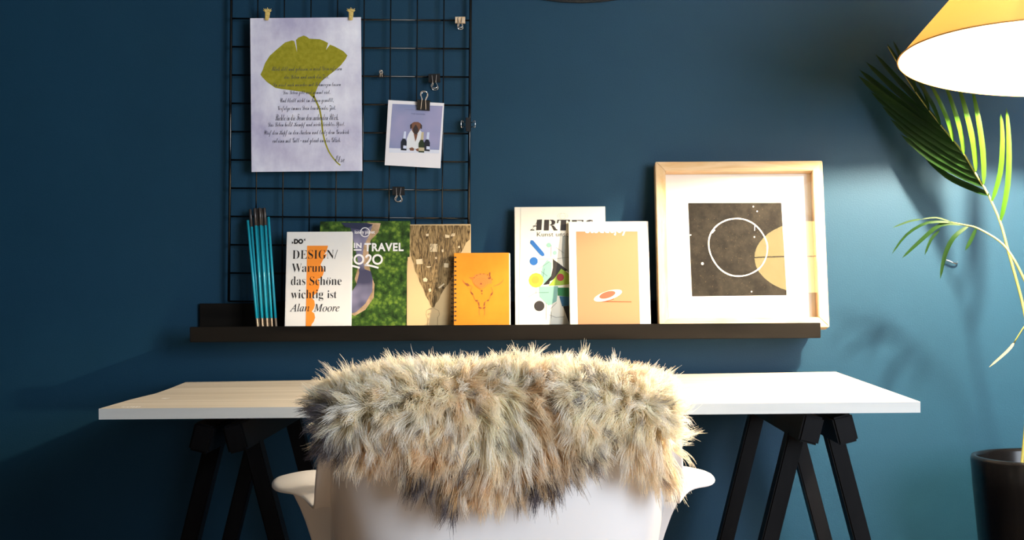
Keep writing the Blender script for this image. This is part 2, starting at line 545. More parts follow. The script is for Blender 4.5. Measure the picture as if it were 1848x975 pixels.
# ------------------------------------------------------------------ clips on the grid
def handle_pts(w, h, f=1.95):
    return smooth_path([(-w * 0.20, 0, 0.0), (-w * 0.17, 0, h * 0.6), (-w * 0.14, 0, h * 1.05), (-w * 0.19, 0, h * 1.3), (-w * 0.27, 0, h * 1.55), (-w * 0.22, 0, h * (f - 0.1)), (0, 0, h * f),
                        (w * 0.22, 0, h * (f - 0.1)), (w * 0.27, 0, h * 1.55), (w * 0.19, 0, h * 1.3), (w * 0.14, 0, h * 1.05), (w * 0.17, 0, h * 0.6), (w * 0.20, 0, 0.0)], 3)

def binder_clip(name, label, px, py, y, w, h, spin, opens=(6, 6), face=False, body_mat=None, wire_r=0.0008):
    rot = Euler((0, math.radians(spin), 0)) if not face else Euler((math.radians(90), 0, math.radians(0)))
    t = tag(empty(name, at(px, py, y), rot), label, 'clip')
    M0 = Matrix.Rotation(math.radians(90), 4, 'Z') if face else Matrix.Identity(4)
    d = h * 0.75
    bm = bmesh.new()
    th = 0.0009
    prof = [(-0.0012, 0.0), (-d / 2, h - 0.001), (-d / 2 + 0.001, h), (d / 2 - 0.001, h), (d / 2, h - 0.001), (0.0012, 0.0), (0.0004, 0.0), (d / 2 - th, h - th), (-d / 2 + th, h - th), (-0.0004, 0.0)]
    for sx in (-1, 1):
        vv = [bm.verts.new(M0 @ Vector((sx * w / 2, p[0], p[1]))) for p in prof]
        if sx < 0:
            A = vv
    Bv = vv
    n = len(prof)
    for k in range(n):
        bm.faces.new((A[k], A[(k + 1) % n], Bv[(k + 1) % n], Bv[k]))
    bm.faces.new(A[::-1])
    bm.faces.new(Bv)
    lips = bmesh.new()
    for sy in (-1, 1):
        tube(bm, [M0 @ Vector((-w / 2, sy * 0.0016, 0.0006)), M0 @ Vector((w / 2, sy * 0.0016, 0.0006))], 0.0011, 8)
    lips.free()
    obj('clip_body', bm, body_mat or M_CLIP, t)
    base = math.degrees(math.atan2(d / 2, h))
    for sy, op in ((-1, opens[0]), (1, opens[1])):
        R = Matrix.Rotation(math.radians(-sy * -(base + op)) * -1 if sy < 0 else math.radians(-(base + op)), 4, 'X')
        bm = bmesh.new()
        tube(bm, [M0 @ (Vector((0, sy * 0.0022, 0.0008)) + R @ Vector(p)) for p in handle_pts(w, h)], wire_r, 6)
        obj('handle', bm, M_CHROME, t, True)['label'] = 'shiny wire handle'
    return t

binder_clip('binder_clip', 'black binder clip gripping the top of the dog photo, handles pointing up', 764, 199, -0.036, 0.0235, 0.0185, 4, (3, -4))
binder_clip('binder_clip', 'black binder clip on the grid just above the dog photo, handles hanging down', 783.5, 134, grid_c.y, 0.0215, 0.0155, 178, (6, 6))
binder_clip('binder_clip', 'black binder clip on the grid below the dog photo, handles hanging down', 719.5, 337.5, grid_c.y, 0.0225, 0.0155, 181, (6, 6))
binder_clip('binder_clip', 'black binder clip on the right edge of the grid, seen end-on with spread handles', 845.5, 226, grid_c.y, 0.026, 0.0135, 0, (4, 4), face=True)
binder_clip('binder_clip', 'tiny black clip left of the photo on the grid, handle pointing up', 688, 140, grid_c.y - 0.001, 0.0100, 0.0068, 0, (6, 6), wire_r=0.0007)
binder_clip('binder_clip', 'pale gold clip with silver handles near the top right corner of the grid', 830.5, 31, grid_c.y, 0.0185, 0.0115, 180, (6, 6), body_mat=M_PEG)

def peg(px, py, label, lean):
    t = tag(empty('clothespin', at(px, py, -0.0305), (0, math.radians(lean), 0)), label, 'clothespin', 'gold clothespins on the poster')
    for sy, y0 in ((-1, -0.0046), (1, 0.0008)):
        bm = bmesh.new()
        bx(bm, -0.0042, 0.0042, y0, y0 + 0.0036, 0.0, 0.0165, 0.0009)
        for v in bm.verts:
            v.co.x *= 0.78 + 0.25 * v.co.z / 0.0165
        obj('peg_half', bm, M_GOLD, t)
    bm = bmesh.new()
    tube(bm, [(-0.0046, -0.001, 0.008), (0.0046, -0.001, 0.008)], 0.0011, 8)
    obj('spring', bm, M_CHROME, t, True)
    bm = bmesh.new()
    for k in range(7):
        a = math.radians(-66 + 22 * k)
        ln = 0.0085 if k % 2 else 0.0068
        p0 = Vector((0.002 * math.sin(a), -0.003, 0.0155))
        tube(bm, [p0, p0 + Vector((math.sin(a), -0.12, math.cos(a))) * ln * 0.55, p0 + Vector((math.sin(a) * 1.05, -0.25, math.cos(a))) * ln], [0.0016, 0.0014, 0.0002], 6)
    obj('leaf_crown', bm, M_GOLD, t, True)['label'] = 'spiky crown'
peg(482, 37, 'gold pineapple-shaped clothespin at the top left corner of the poster', 4)
peg(633.5, 37, 'gold pineapple-shaped clothespin at the top right corner of the poster', 1)

# ------------------------------------------------------------------ picture ledge
SH_X0, SH_X1, SH_F = -0.586, 0.560, -0.100
FLOOR_Z = 0.834
def build_ledge():
    t = tag(empty('picture_ledge', ((SH_X0 + SH_X1) / 2, 0, 0.8205)), 'long black picture ledge on the wall holding books and the framed print', 'shelf')
    hw = (SH_X1 - SH_X0) / 2
    obj('ledge_floor', box(-hw, hw, SH_F + 0.008, -0.0085, 0, FLOOR_Z - 0.8205, 0.0006, 1), M_SHELF, t)
    obj('front_lip', box(-hw, hw, SH_F, SH_F + 0.0078, 0, 0.0278, 0.0008), M_SHELF, t)
    obj('back_board', box(-hw, hw, -0.0083, -0.0003, 0, 0.0685, 0.0008), M_SHELF, t)
build_ledge()
WALL_BACK = -0.0092

# ------------------------------------------------------------------ books on the ledge
def book_block(s, T, cover_mat, page_mat, round_spine=False, board=0.0012, hard=False):
    t = s.root
    w, h = s.w, s.h
    ov = 0.003 if hard else 0.0
    obj('page_block', box(-w / 2 + 0.001, w / 2 - 0.0006 - ov, board + 0.0001, T - board - 0.0001, ov + 0.0002, h - ov - 0.0002), page_mat, t)
    obj('front_cover', box(-w / 2, w / 2, 0, board, 0, h, 0.0004, 1), cover_mat, t)
    obj('back_cover', box(-w / 2, w / 2, T - board, T, 0, h, 0.0004, 1), cover_mat, t)
    obj('spine', box(-w / 2 - 0.0012, -w / 2, 0.0001, T - 0.0001, 0, h, 0.0004, 1), cover_mat, t)

M_PAGES = noisy(mat('page_edges', (0.72, 0.68, 0.58), 0.8), (0.62, 0.58, 0.49), (0.76, 0.72, 0.63), (5, 900, 5), 2)

def build_travel():
    T = 0.010
    s = leaning('travel_book', 577, 739.5, 400.5, -0.058, -0.0215, T, FLOOR_Z)
    t = tag(s.root, 'travel book with a river through green forest on its cover, behind the white book', 'book')
    m = mat('forest_cover', (0.06, 0.12, 0.02), 0.35, 0.5)
    N, L, b = nodes(m)
    tc = N.new('ShaderNodeTexCoord')
    vo = N.new('ShaderNodeTexVoronoi'); vo.inputs['Scale'].default_value = 120
    nz = N.new('ShaderNodeTexNoise'); nz.inputs['Scale'].default_value = 300; nz.inputs['Detail'].default_value = 5
    n2 = N.new('ShaderNodeTexNoise'); n2.inputs['Scale'].default_value = 45; n2.inputs['Detail'].default_value = 3
    ad = N.new('ShaderNodeMath'); ad.operation = 'MULTIPLY_ADD'; ad.inputs[1].default_value = 0.55
    md = N.new('ShaderNodeMath'); md.operation = 'MULTIPLY_ADD'; md.inputs[1].default_value = -0.55
    rp = N.new('ShaderNodeValToRGB')
    e = rp.color_ramp.elements
    e[0].position, e[0].color = 0.18, (0.008, 0.022, 0.004, 1)
    e[1].position, e[1].color = 0.85, (0.19, 0.29, 0.035, 1)
    k = e.new(0.5); k.color = (0.038, 0.092, 0.012, 1)
    for x in (vo, nz, n2):
        L.new(tc.outputs['Object'], x.inputs['Vector'])
    L.new(vo.outputs['Distance'], md.inputs[0]); L.new(n2.outputs['Fac'], md.inputs[2])
    L.new(nz.outputs['Fac'], ad.inputs[0]); L.new(md.outputs[0], ad.inputs[2])
    L.new(ad.outputs[0], rp.inputs['Fac']); L.new(rp.outputs['Color'], b.inputs['Base Color'])
    book_block(s, T, m, M_PAGES)
    K = lambda x, y: (330 + x / 3.6122, 360 + y / 3.6122)
    P = lambda pts: s.px([K(*p) for p in pts])
    m_bank = noisy(mat('river_bank', (0.5, 0.3, 0.18), 0.5), (0.30, 0.20, 0.10), (0.55, 0.36, 0.22), (60, 60, 60), 4)
    m_river = noisy(mat('river_water', (0.2, 0.2, 0.3), 0.3), (0.06, 0.06, 0.11), (0.30, 0.28, 0.40), (14, 14, 14), 2, lo=0.4, hi=0.62)
    m_dark = mat('river_shadow', (0.02, 0.025, 0.06), 0.4)
    bm = bmesh.new()
    poly(bm, P(((1180, 152), (1290, 155), (1275, 215), (1225, 265), (1210, 330), (1215, 440), (1250, 560), (1225, 660), (1190, 690), (1170, 640), (1120, 520), (1150, 420), (1160, 300))), E1)
    obj('cover_print', bm, m_bank, t)['label'] = 'tan upper river bank'
    bm = bmesh.new()
    poly(bm, P(((1100, 600), (1180, 560), (1250, 548), (1245, 640), (1190, 720), (1120, 760), (1080, 740), (1080, 660))), E1 + 0.0001)
    obj('cover_print', bm, m_bank, t)['label'] = 'tan lower river bank'
    bm = bmesh.new()
    poly(bm, P(((1085, 152), (1190, 154), (1235, 170), (1215, 235), (1180, 300), (1170, 380), (1185, 455), (1225, 470), (1238, 520), (1235, 600), (1190, 680), (1130, 735), (1075, 752), (1075, 640), (1130, 560), (1150, 480), (1140, 400), (1125, 320), (1110, 260))), E2)
    obj('cover_print', bm, m_river, t)['label'] = 'grey-violet river'
    bm = bmesh.new()
    poly(bm, P(((1030, 152), (1200, 154), (1240, 165), (1180, 205), (1110, 190), (1060, 180))), E3)
    obj('cover_print', bm, m_dark, t)['label'] = 'dark patch of river'
    wm = mat('white_ink', (0.80, 0.78, 0.78), 0.5)
    y = E3 - 0.0002
    bm = bmesh.new()
    Q = lambda x, yy: (630 + x / 8.8667, 390 + yy / 8.8667)
    def L8(body, x0, y0, x1, y1, **k):
        a, c = Q(x0, y0), Q(x1, y1)
        lettering(bm, s, body, (a[0], a[1], c[0], c[1]), y, **k)
    L8('IN', 76, 432, 200, 514, offset=0.035, spacing=1.1)
    L8('TRAVEL', 246, 434, 872, 565, offset=0.035, spacing=1.12)
    L8('BEST', -330, 432, 30, 565, offset=0.035, spacing=1.12)
    stroke(bm, s.px([Q(76, 544), Q(200, 544)]), 0.0026, y)
    lw = 0.0036
    def ring(cx, cy, r, w):
        stroke(bm, s.px([Q(cx + r * math.cos(2 * math.pi * k / 40), cy + r * math.sin(2 * math.pi * k / 40)) for k in range(40)]), w, y, True)
    def two(dx):
        st = smooth_path([Vector((x + dx, yy, 0)) for x, yy in ((268, 668), (290, 635), (325, 630), (345, 660), (330, 710), (290, 760), (255, 795))], 4)
        stroke(bm, s.px([Q(p.x, p.y) for p in st]), lw, y)
        st = smooth_path([Vector((x + dx, yy, 0)) for x, yy in ((250, 790), (300, 790), (380, 805), (472, 832))], 4)
        stroke(bm, s.px([Q(p.x, p.y) for p in st]), lw, y)
    ring(158, 695, 70, lw)
    ring(456, 697, 70, lw)
    two(0)
    two(-300)
    ring(256, 261, 72, 0.0016)
    L8('lonely planet', 92, 232, 412, 300, offset=0.02)
    obj('lettering', bm, wm, t)
build_travel()

def build_design():
    T = 0.011
    s = leaning('white_paperback', 514.5, 633, 420.5, -0.0865, -0.0370, T, FLOOR_Z)
    t = tag(s.root, 'white paperback with an orange scalloped strip and black serif title', 'book')
    book_block(s, T, mat('white_cover', (0.74, 0.72, 0.68), 0.55, 0.3), M_PAGES)
    K = lambda x, y: (510 + x / 5.4167, 410 + y / 5.4167)
    bm = bmesh.new()
    left = [(240, 182), (445, 182)]
    edge = [(430, 235), (405, 270), (430, 262), (425, 285), (395, 320), (370, 370), (395, 400), (405, 430), (395, 470), (370, 500), (340, 508), (362, 540), (358, 590), (340, 640), (300, 672), (285, 690),
            (310, 720), (316, 760), (305, 800), (285, 825), (310, 845), (318, 885), (305, 925), (285, 950), (270, 1000), (226, 1000)]
    poly(bm, s.px([K(*p) for p in left + edge]), E1)
    obj('cover_print', bm, mat('orange_print', (0.83, 0.25, 0.018), 0.55), t)['label'] = 'orange strip with a scalloped right edge'
    bm = bmesh.new()
    def L(body, x0, y0, x1, y1, **k):
        a, c = K(x0, y0), K(x1, y1)
        lettering(bm, s, body, (a[0], a[1], c[0], c[1]), E2, **k)
    thin = -0.0125
    L(serif('DESIGN'), 98, 226, 502, 310, offset=thin)
    stroke(bm, s.px([K(508, 312), K(538, 222)]), 0.0007, E2)
    L(serif('Warum'), 92, 358, 424, 438, offset=thin)
    L(serif('das'), 84, 484, 222, 568, offset=thin)
    L(serif('Schone'), 266, 484, 576, 568, offset=thin)
    for dx in (442, 466):
        poly(bm, ngon(s.loc(*K(dx, 500)), 0.0009, 10), E2)
    L(serif('wichtig'), 84, 614, 398, 722, offset=thin)
    L(serif('ist'), 440, 620, 528, 696, offset=thin)
    L(italic('Alan'), 70, 750, 262, 826, offset=0.0)
    L(italic('Moore'), 306, 754, 556, 826, offset=0.0)
    L('DO', 112, 116, 202, 166, offset=0.07)
    for sx, yy, d in ((92, 140, 1), (222, 112, -1)):
        poly(bm, s.px([K(sx, yy), K(sx + d * 16, yy + 13), K(sx, yy + 26)]), E2)
    obj('lettering', bm, M_INK, t)
build_design()

def build_sketchbook():
    T = 0.008
    s = leaning('sketch_cover_book', 735, 850, 406, -0.060, -0.0235, T, FLOOR_Z)
    t = tag(s.root, 'tan book with a brown pencil drawing of a tapering tangled mass on its cover', 'book')
    book_block(s, T, mat('kraft_cover', (0.66, 0.47, 0.24), 0.7, 0.2), M_PAGES)
    K = lambda x, y: (735 + x / 5.128, 400 + y / 5.128)
    mm = noisy(mat('pencil_shading', (0.2, 0.13, 0.06), 0.8, 0.1), (0.05, 0.032, 0.015), (0.38, 0.26, 0.12), (120, 120, 26), 5, lo=0.36, hi=0.62, dist=2.6)
    bm = bmesh.new()
    poly(bm, s.px([K(*p) for p in ((25, 36), (582, 36), (580, 165), (545, 195), (520, 250), (490, 300), (455, 330), (430, 420), (420, 500), (390, 565), (345, 620), (310, 680), (290, 730), (262, 760), (250, 795), (225, 795), (205, 740), (172, 690), (150, 620), (115, 560), (100, 500), (72, 460), (60, 390), (35, 330), (22, 230), (30, 190))]), E1)
    obj('cover_print', bm, mm, t)['label'] = 'brown shaded drawing'
    bm = bmesh.new()
    for q in (((350, 120), (392, 128), (390, 150), (352, 150)), ((402, 138), (412, 112), (440, 108), (440, 135)), ((212, 205), (280, 208), (278, 280), (208, 280)), ((80, 352), (140, 345), (143, 392), (86, 396)),
              ((340, 385), (382, 388), (380, 426), (340, 424)), ((145, 530), (170, 518), (188, 535), (182, 558), (150, 556)), ((172, 414), (222, 414), (205, 428), (185, 426)), ((196, 625), (216, 616), (222, 645), (204, 655)),
              ((285, 612), (340, 570), (345, 582), (300, 620)), ((318, 262), (334, 256), (336, 280), (322, 285)), ((256, 330), (272, 326), (275, 344), (262, 350)), ((470, 228), (488, 224), (488, 244), (472, 246)), ((172, 115), (198, 112), (200, 134), (176, 138))):
        poly(bm, s.px([K(*p) for p in q]), E2)
    obj('cover_print', bm, mat('drawing_paper_patch', (0.68, 0.55, 0.34), 0.7), t)['label'] = 'pale blank patches in the drawing'
    bm = bmesh.new()
    rng = random.Random(4)
    for k in range(34):
        x = 60 + 480 * rng.random(); y0 = 40 + 220 * rng.random()
        tx = 235 + (x - 235) * 0.45
        st = smooth_path([Vector((x + (tx - x) * u + 16 * math.sin(u * 7 + k), y0 + 330 * u, 0)) for u in (0, 0.25, 0.5, 0.75, 1)], 2)
        if all(60 < p.x < 520 and p.y < 560 - abs(p.x - 235) * 0.6 for p in st):
            stroke(bm, s.px([K(p.x, p.y) for p in st]), 0.0005, E2)
    stroke(bm, s.px([K(212, 238), K(236, 205), K(240, 240), K(215, 275)]), 0.0011, E3)
    for pts in (((238, 800), (180, 822), (172, 862), (192, 900), (186, 960)), ((238, 800), (290, 825), (300, 862), (280, 890), (282, 960))):
        stroke(bm, s.px([K(*p) for p in pts]), 0.00035, E2)
    obj('cover_print', bm, mat('pencil_line', (0.10, 0.065, 0.03), 0.8), t)['label'] = 'dark pencil lines'
build_sketchbook()

def build_notebook():
    T = 0.009
    s = leaning('spiral_notebook', 819, 921.5, 458.5, -0.0880, -0.0440, T, FLOOR_Z)
    t = tag(s.root, 'orange spiral-bound notebook with a faded horned skull and rose drawing', 'notebook')
    m_or = noisy(mat('orange_cover', (0.76, 0.31, 0.025), 0.65, 0.2), (0.56, 0.19, 0.012), (0.64, 0.24, 0.018), (12, 12, 12), 4)
    h, w = s.h, s.w
    obj('page_block', box(-w / 2 + 0.003, w / 2 - 0.0005, 0.0012, T - 0.0012, 0.0004, h - 0.0006), M_PAGES, t)
    obj('front_cover', box(-w / 2, w / 2 - 0.002, 0, 0.001, 0, h, 0.0003, 1), m_or, t)
    obj('back_cover', box(-w / 2, w / 2, T - 0.001, T, 0, h, 0.0003, 1), M_CREAM, t)['label'] = 'cream back cover'
    K = lambda x, y: (810 + x / 6.9667, 450 + y / 6.9667)
    n = 15
    hole = bmesh.new()
    ringm = bmesh.new()
    me = None
    for k in range(n):
        x, z = s.loc(*K(85, 105 + k * 56.4))
        poly(hole, ngon((x, z), 0.0017, 10), E1)
        if me is None:
            pts = [(0, -0.0008, 0)]
            pts = [((-0.0038 + 0.0046 * math.cos(a)), T / 2 + (T / 2 + 0.0016) * math.sin(a), 0) for a in [2 * math.pi * j / 16 for j in range(16)]]
            tube(ringm, pts, 0.0006, 5, True)
            o = obj('spiral_ring', ringm, M_CLIP, t, True)
            o.location = (x, 0, z)
            me = o.data
        else:
            share('spiral_ring', me, t, (x, 0, z))
    obj('punched_holes', hole, mat('hole_dark', (0.02, 0.012, 0.008), 0.8), t)['label'] = 'dark punched holes along the spine'
    m1 = mat('skull_faint', (0.46, 0.13, 0.012), 0.7); m2 = mat('skull_dark', (0.20, 0.05, 0.01), 0.7); m3 = mat('rose_faint', (0.60, 0.165, 0.018), 0.7)
    bm = bmesh.new()
    P = lambda pts: s.px([K(*p) for p in pts])
    sp = lambda pts, k=4: [(p.x, p.y) for p in smooth_path([Vector((*q, 0)) for q in pts], k)]
    poly(bm, P(((292, 370), (330, 320), (400, 305), (470, 320), (530, 370), (545, 430), (480, 440), (440, 480), (390, 490), (330, 450), (300, 420))), E1, 2)
    for r in (78, 52, 28):
        stroke(bm, s.px([K(405 + r * math.cos(a) * 1.05, 430 + r * math.sin(a) * 0.85) for a in [2 * math.pi * j / 20 for j in range(20)]]), 0.0007, E2, True, 0)
    poly(bm, P(ngon((405, 435), 12, 10)), E2, 1)
    stroke(bm, P(sp(((170, 385), (200, 425), (240, 450), (290, 465)))), [0.0004, 0.0008, 0.0014, 0.002, 0.0022, 0.0024, 0.0026, 0.0026, 0.0024, 0.002, 0.0016, 0.0012, 0.001], E1, False, 0)
    stroke(bm, P(sp(((690, 375), (660, 420), (610, 450), (560, 465)))), [0.0004, 0.0008, 0.0012, 0.0016, 0.0018, 0.002, 0.002, 0.002, 0.0018, 0.0014, 0.0012, 0.001, 0.001], E1, False, 0)
    poly(bm, P(((200, 425), (240, 430), (262, 455), (240, 468), (215, 448))), E2, 1)
    for pts in (((295, 470), (275, 540), (310, 580), (330, 640), (365, 665), (380, 720), (410, 740)), ((530, 480), (555, 540), (525, 590), (500, 640), (460, 660), (450, 720), (425, 740)),
                ((400, 740), (380, 770), (385, 830)), ((440, 740), (455, 770), (448, 830))):
        stroke(bm, P(sp(pts, 3)), 0.0011, E1, False, 0)
    for q in (((272, 530), (305, 555), (310, 580), (285, 565)), ((555, 535), (530, 560), (522, 590), (548, 572)), ((368, 665), (382, 668), (390, 715), (378, 708)), ((456, 660), (446, 668), (436, 715), (452, 705)),
              ((370, 722), (400, 730), (420, 742), (400, 750), (378, 742)), ((425, 742), (455, 720), (462, 735), (440, 752)), ((330, 640), (360, 638), (372, 655), (340, 655)), ((480, 640), (505, 632), (505, 650), (485, 656)),
              ((404, 515), (425, 512), (424, 535), (408, 535)), ((410, 552), (425, 550), (422, 568), (412, 568)), ((490, 360), (525, 352), (530, 372), (500, 378)), ((505, 295), (525, 290), (522, 340), (508, 345))):
        poly(bm, P(q), E2, 1)
    for k in range(14):
        a = math.pi * (1.12 + 0.78 * k / 13)
        cx, cy = 425 + 125 * math.cos(a), 415 + 105 * math.sin(a)
        poly(bm, P(ngon((cx, cy), 9, 8, 6, a)), E2, 1 if k % 2 else 0)
    poly(bm, P(((250, 355), (300, 350), (310, 375), (280, 380))), E1, 0)
    obj('cover_drawing', bm, [m1, m2, m3], t)['label'] = 'faded horned skull with roses'
build_notebook()

def build_art_book():
    T = 0.016
    s = leaning('art_hardcover', 931, 1095.5, 375.5, -0.058, -0.0092, T, FLOOR_Z)
    t = tag(s.root, 'cream hardcover art book with black display title and colourful abstract shapes', 'book')
    book_block(s, T, M_CREAM, M_PAGES, hard=True, board=0.0025)
    K = lambda x, y: (910 + x / 3.7517, 360 + y / 3.7517)
    P = lambda pts: s.px([K(*p) for p in pts])
    bm = bmesh.new()
    stroke(bm, P(((112, 55), (98, 845))), 0.0006, E1)
    obj('hinge_groove', bm, mat('cover_groove', (0.45, 0.42, 0.34), 0.7), t)
    bm = bmesh.new()
    # fat-face stencil capitals drawn from straight stems, bowls and hairlines
    y = E2
    q = lambda *pts: poly(bm, P(pts), y)
    q((222, 138), (256, 136), (252, 208), (216, 210))                                   # A stem
    stroke(bm, P(((232, 138), (200, 190), (180, 208))), 0.0006, y)
    q((174, 211), (180, 204), (202, 204), (206, 211))
    q((196, 178), (220, 178), (220, 184), (192, 184))
    q((272, 138), (304, 138), (302, 211), (268, 211))                                   # R stem
    q((308, 138), (330, 138), (344, 146), (346, 158), (340, 170), (322, 176), (308, 176), (308, 171), (318, 169), (322, 158), (318, 145), (308, 143))
    q((318, 176), (336, 178), (352, 200), (362, 206), (358, 211), (336, 211))
    q((360, 138), (372, 138), (364, 162), (356, 162)); q((360, 138), (444, 138), (444, 143), (360, 143)); q((432, 138), (444, 138), (446, 162), (438, 162))
    q((384, 140), (420, 140), (418, 211), (380, 211))                                   # T
    q((458, 140), (492, 140), (490, 211), (456, 211)); q((494, 140), (536, 140), (538, 160), (530, 160), (524, 146), (494, 145)); q((494, 206), (528, 206), (538, 190), (542, 190), (540, 211), (494, 211)); q((494, 172), (516, 172), (516, 178), (494, 178))  # E
    q((556, 166), (550, 154), (562, 142), (582, 138), (596, 142), (590, 148), (578, 150), (580, 160), (604, 180), (606, 196), (592, 208), (572, 212), (560, 204), (576, 204), (584, 196), (578, 184)); q((592, 140), (598, 140), (600, 158), (594, 158))  # S
    lettering(bm, s, 'Kunst unserer', (*K(222, 222), *K(500, 250)), y, offset=-0.008)
    obj('lettering', bm, mat('warm_black_ink', (0.016, 0.011, 0.009), 0.6), t)
    bm = bmesh.new()
    cx, cy = 395, 113
    for rx in (36, 20):
        stroke(bm, s.px([K(cx + rx * math.cos(a), cy + 19 * math.sin(a)) for a in [2 * math.pi * j / 28 for j in range(28)]]), 0.0004, E1, True)
    stroke(bm, P(((359, 113), (431, 113))), 0.0004, E1)
    obj('emblem', bm, mat('emblem_grey', (0.42, 0.39, 0.32), 0.7), t)
    pal = [mat('art_blue', (0.008, 0.105, 0.36), 0.6), mat('art_yellow', (0.62, 0.48, 0.03), 0.6), mat('art_orange', (0.80, 0.30, 0.03), 0.5), mat('art_black', (0.018, 0.014, 0.012), 0.5),
           mat('art_mint', (0.20, 0.40, 0.33), 0.6), mat('art_green', (0.015, 0.17, 0.05), 0.6), mat('art_lime', (0.26, 0.38, 0.03), 0.6), mat('art_red', (0.28, 0.02, 0.02), 0.5), mat('art_teal', (0.01, 0.10, 0.20), 0.6), mat('art_grey', (0.28, 0.29, 0.25), 0.6)]
    bm = bmesh.new()
    p = lambda pts, yy, m: poly(bm, P(pts), yy, m)
    p(((395, 250), (440, 245), (440, 500), (400, 460), (388, 360)), E1, 9)
    p(((290, 410), (322, 430), (318, 520), (270, 575), (245, 520), (262, 450)), E1, 4)
    p(((235, 590), (365, 588), (355, 690), (300, 720), (240, 660)), E1, 4)
    p(((180, 276), (196, 278), (268, 362), (274, 380), (258, 386), (244, 376), (174, 296)), E2, 0)
    p(ngon((200, 419), 28, 20), E2, 0)
    p(ngon((216, 548), 50, 12), E2, 1); p(ngon((212, 545), 27, 12), E3, 2)
    p(((330, 404), (378, 440), (430, 480), (378, 500), (330, 545), (262, 580), (305, 575), (318, 520), (330, 465)), E2, 3)
    p(((385, 470), (440, 505), (440, 575), (380, 582), (300, 585), (330, 550)), E3, 6)
    p(ngon((380, 528), 25, 18), E3 - 0.0002, 7)
    p(((362, 598), (440, 598), (440, 660), (362, 652)), E2, 5)
    p(((372, 655), (440, 660), (440, 720), (392, 725)), E2, 8)
    p(((398, 725), (440, 720), (440, 840), (425, 800)), E2, 3)
    p(ngon((238, 722), 35, 22), E2, 3)
    p(ngon((302, 310), 16, 10), E2, 4); p(ngon((343, 362), 14, 10), E2, 4); p(ngon((314, 700), 15, 10), E2, 4)
    for pts in (((172, 500), (250, 460), (318, 415)), ((232, 405), (320, 405), (440, 392)), ((318, 310), (316, 390)), ((350, 325), (405, 365)), ((240, 480), (292, 520)), ((262, 530), (272, 470)), ((165, 660), (215, 632), (302, 630)),
                ((215, 640), (215, 615)), ((285, 700), (285, 815)), ((310, 745), (355, 700)), ((318, 760), (318, 805)), ((300, 780), (350, 800), (410, 795))):
        stroke(bm, P(pts), 0.0005, E2, False, 3)
    obj('cover_print', bm, pal, t)['label'] = 'bright abstract shapes in blue, yellow, green and black'
build_art_book()

def build_magazine():
    T = 0.007
    s = leaning('peach_magazine', 1030, 1175, 401.5, -0.0865, -0.0315, T, FLOOR_Z)
    t = tag(s.root, 'cream-bordered magazine with a plain peach cover and a tilted white disc', 'magazine')
    book_block(s, T, mat('magazine_cover', (0.80, 0.74, 0.62), 0.5), M_PAGES, board=0.0005)
    K = lambda x, y: (910 + x / 3.7517, 360 + y / 3.7517)
    P = lambda pts: s.px([K(*p) for p in pts])
    bm = bmesh.new()
    poly(bm, P(((486, 218), (903, 216), (920, 850), (500, 850))), E1)
    obj('cover_print', bm, mat('peach_print', (0.44, 0.20, 0.105), 0.8, 0.15), t)['label'] = 'peach colour field'
    bm = bmesh.new()
    rot = math.radians(-17)
    poly(bm, P(ngon((702, 652), 100, 32, 31, rot)), E2, 0)
    poly(bm, P(ngon((698, 647), 56, 28, 22, rot)), E3, 1)
    poly(bm, P(((625, 695), (680, 690), (735, 668), (745, 676), (700, 690), (860, 692), (862, 697))), E2 + 0.0001, 2)
    obj('cover_print', bm, [mat('disc_cream', (0.66, 0.56, 0.42), 0.8, 0.15), mat('disc_coral', (0.42, 0.10, 0.06), 0.8, 0.15), mat('disc_shade', (0.20, 0.05, 0.02), 0.8, 0.15)], t)['label'] = 'white disc with a coral centre'
    bm = bmesh.new()
    lettering(bm, s, 'Stoddejoy', (1056, 405, 1132, 425.5), E2, offset=0.03)
    obj('lettering', bm, mat('white_title_ink', (0.86, 0.84, 0.80), 0.5), t)
build_magazine()

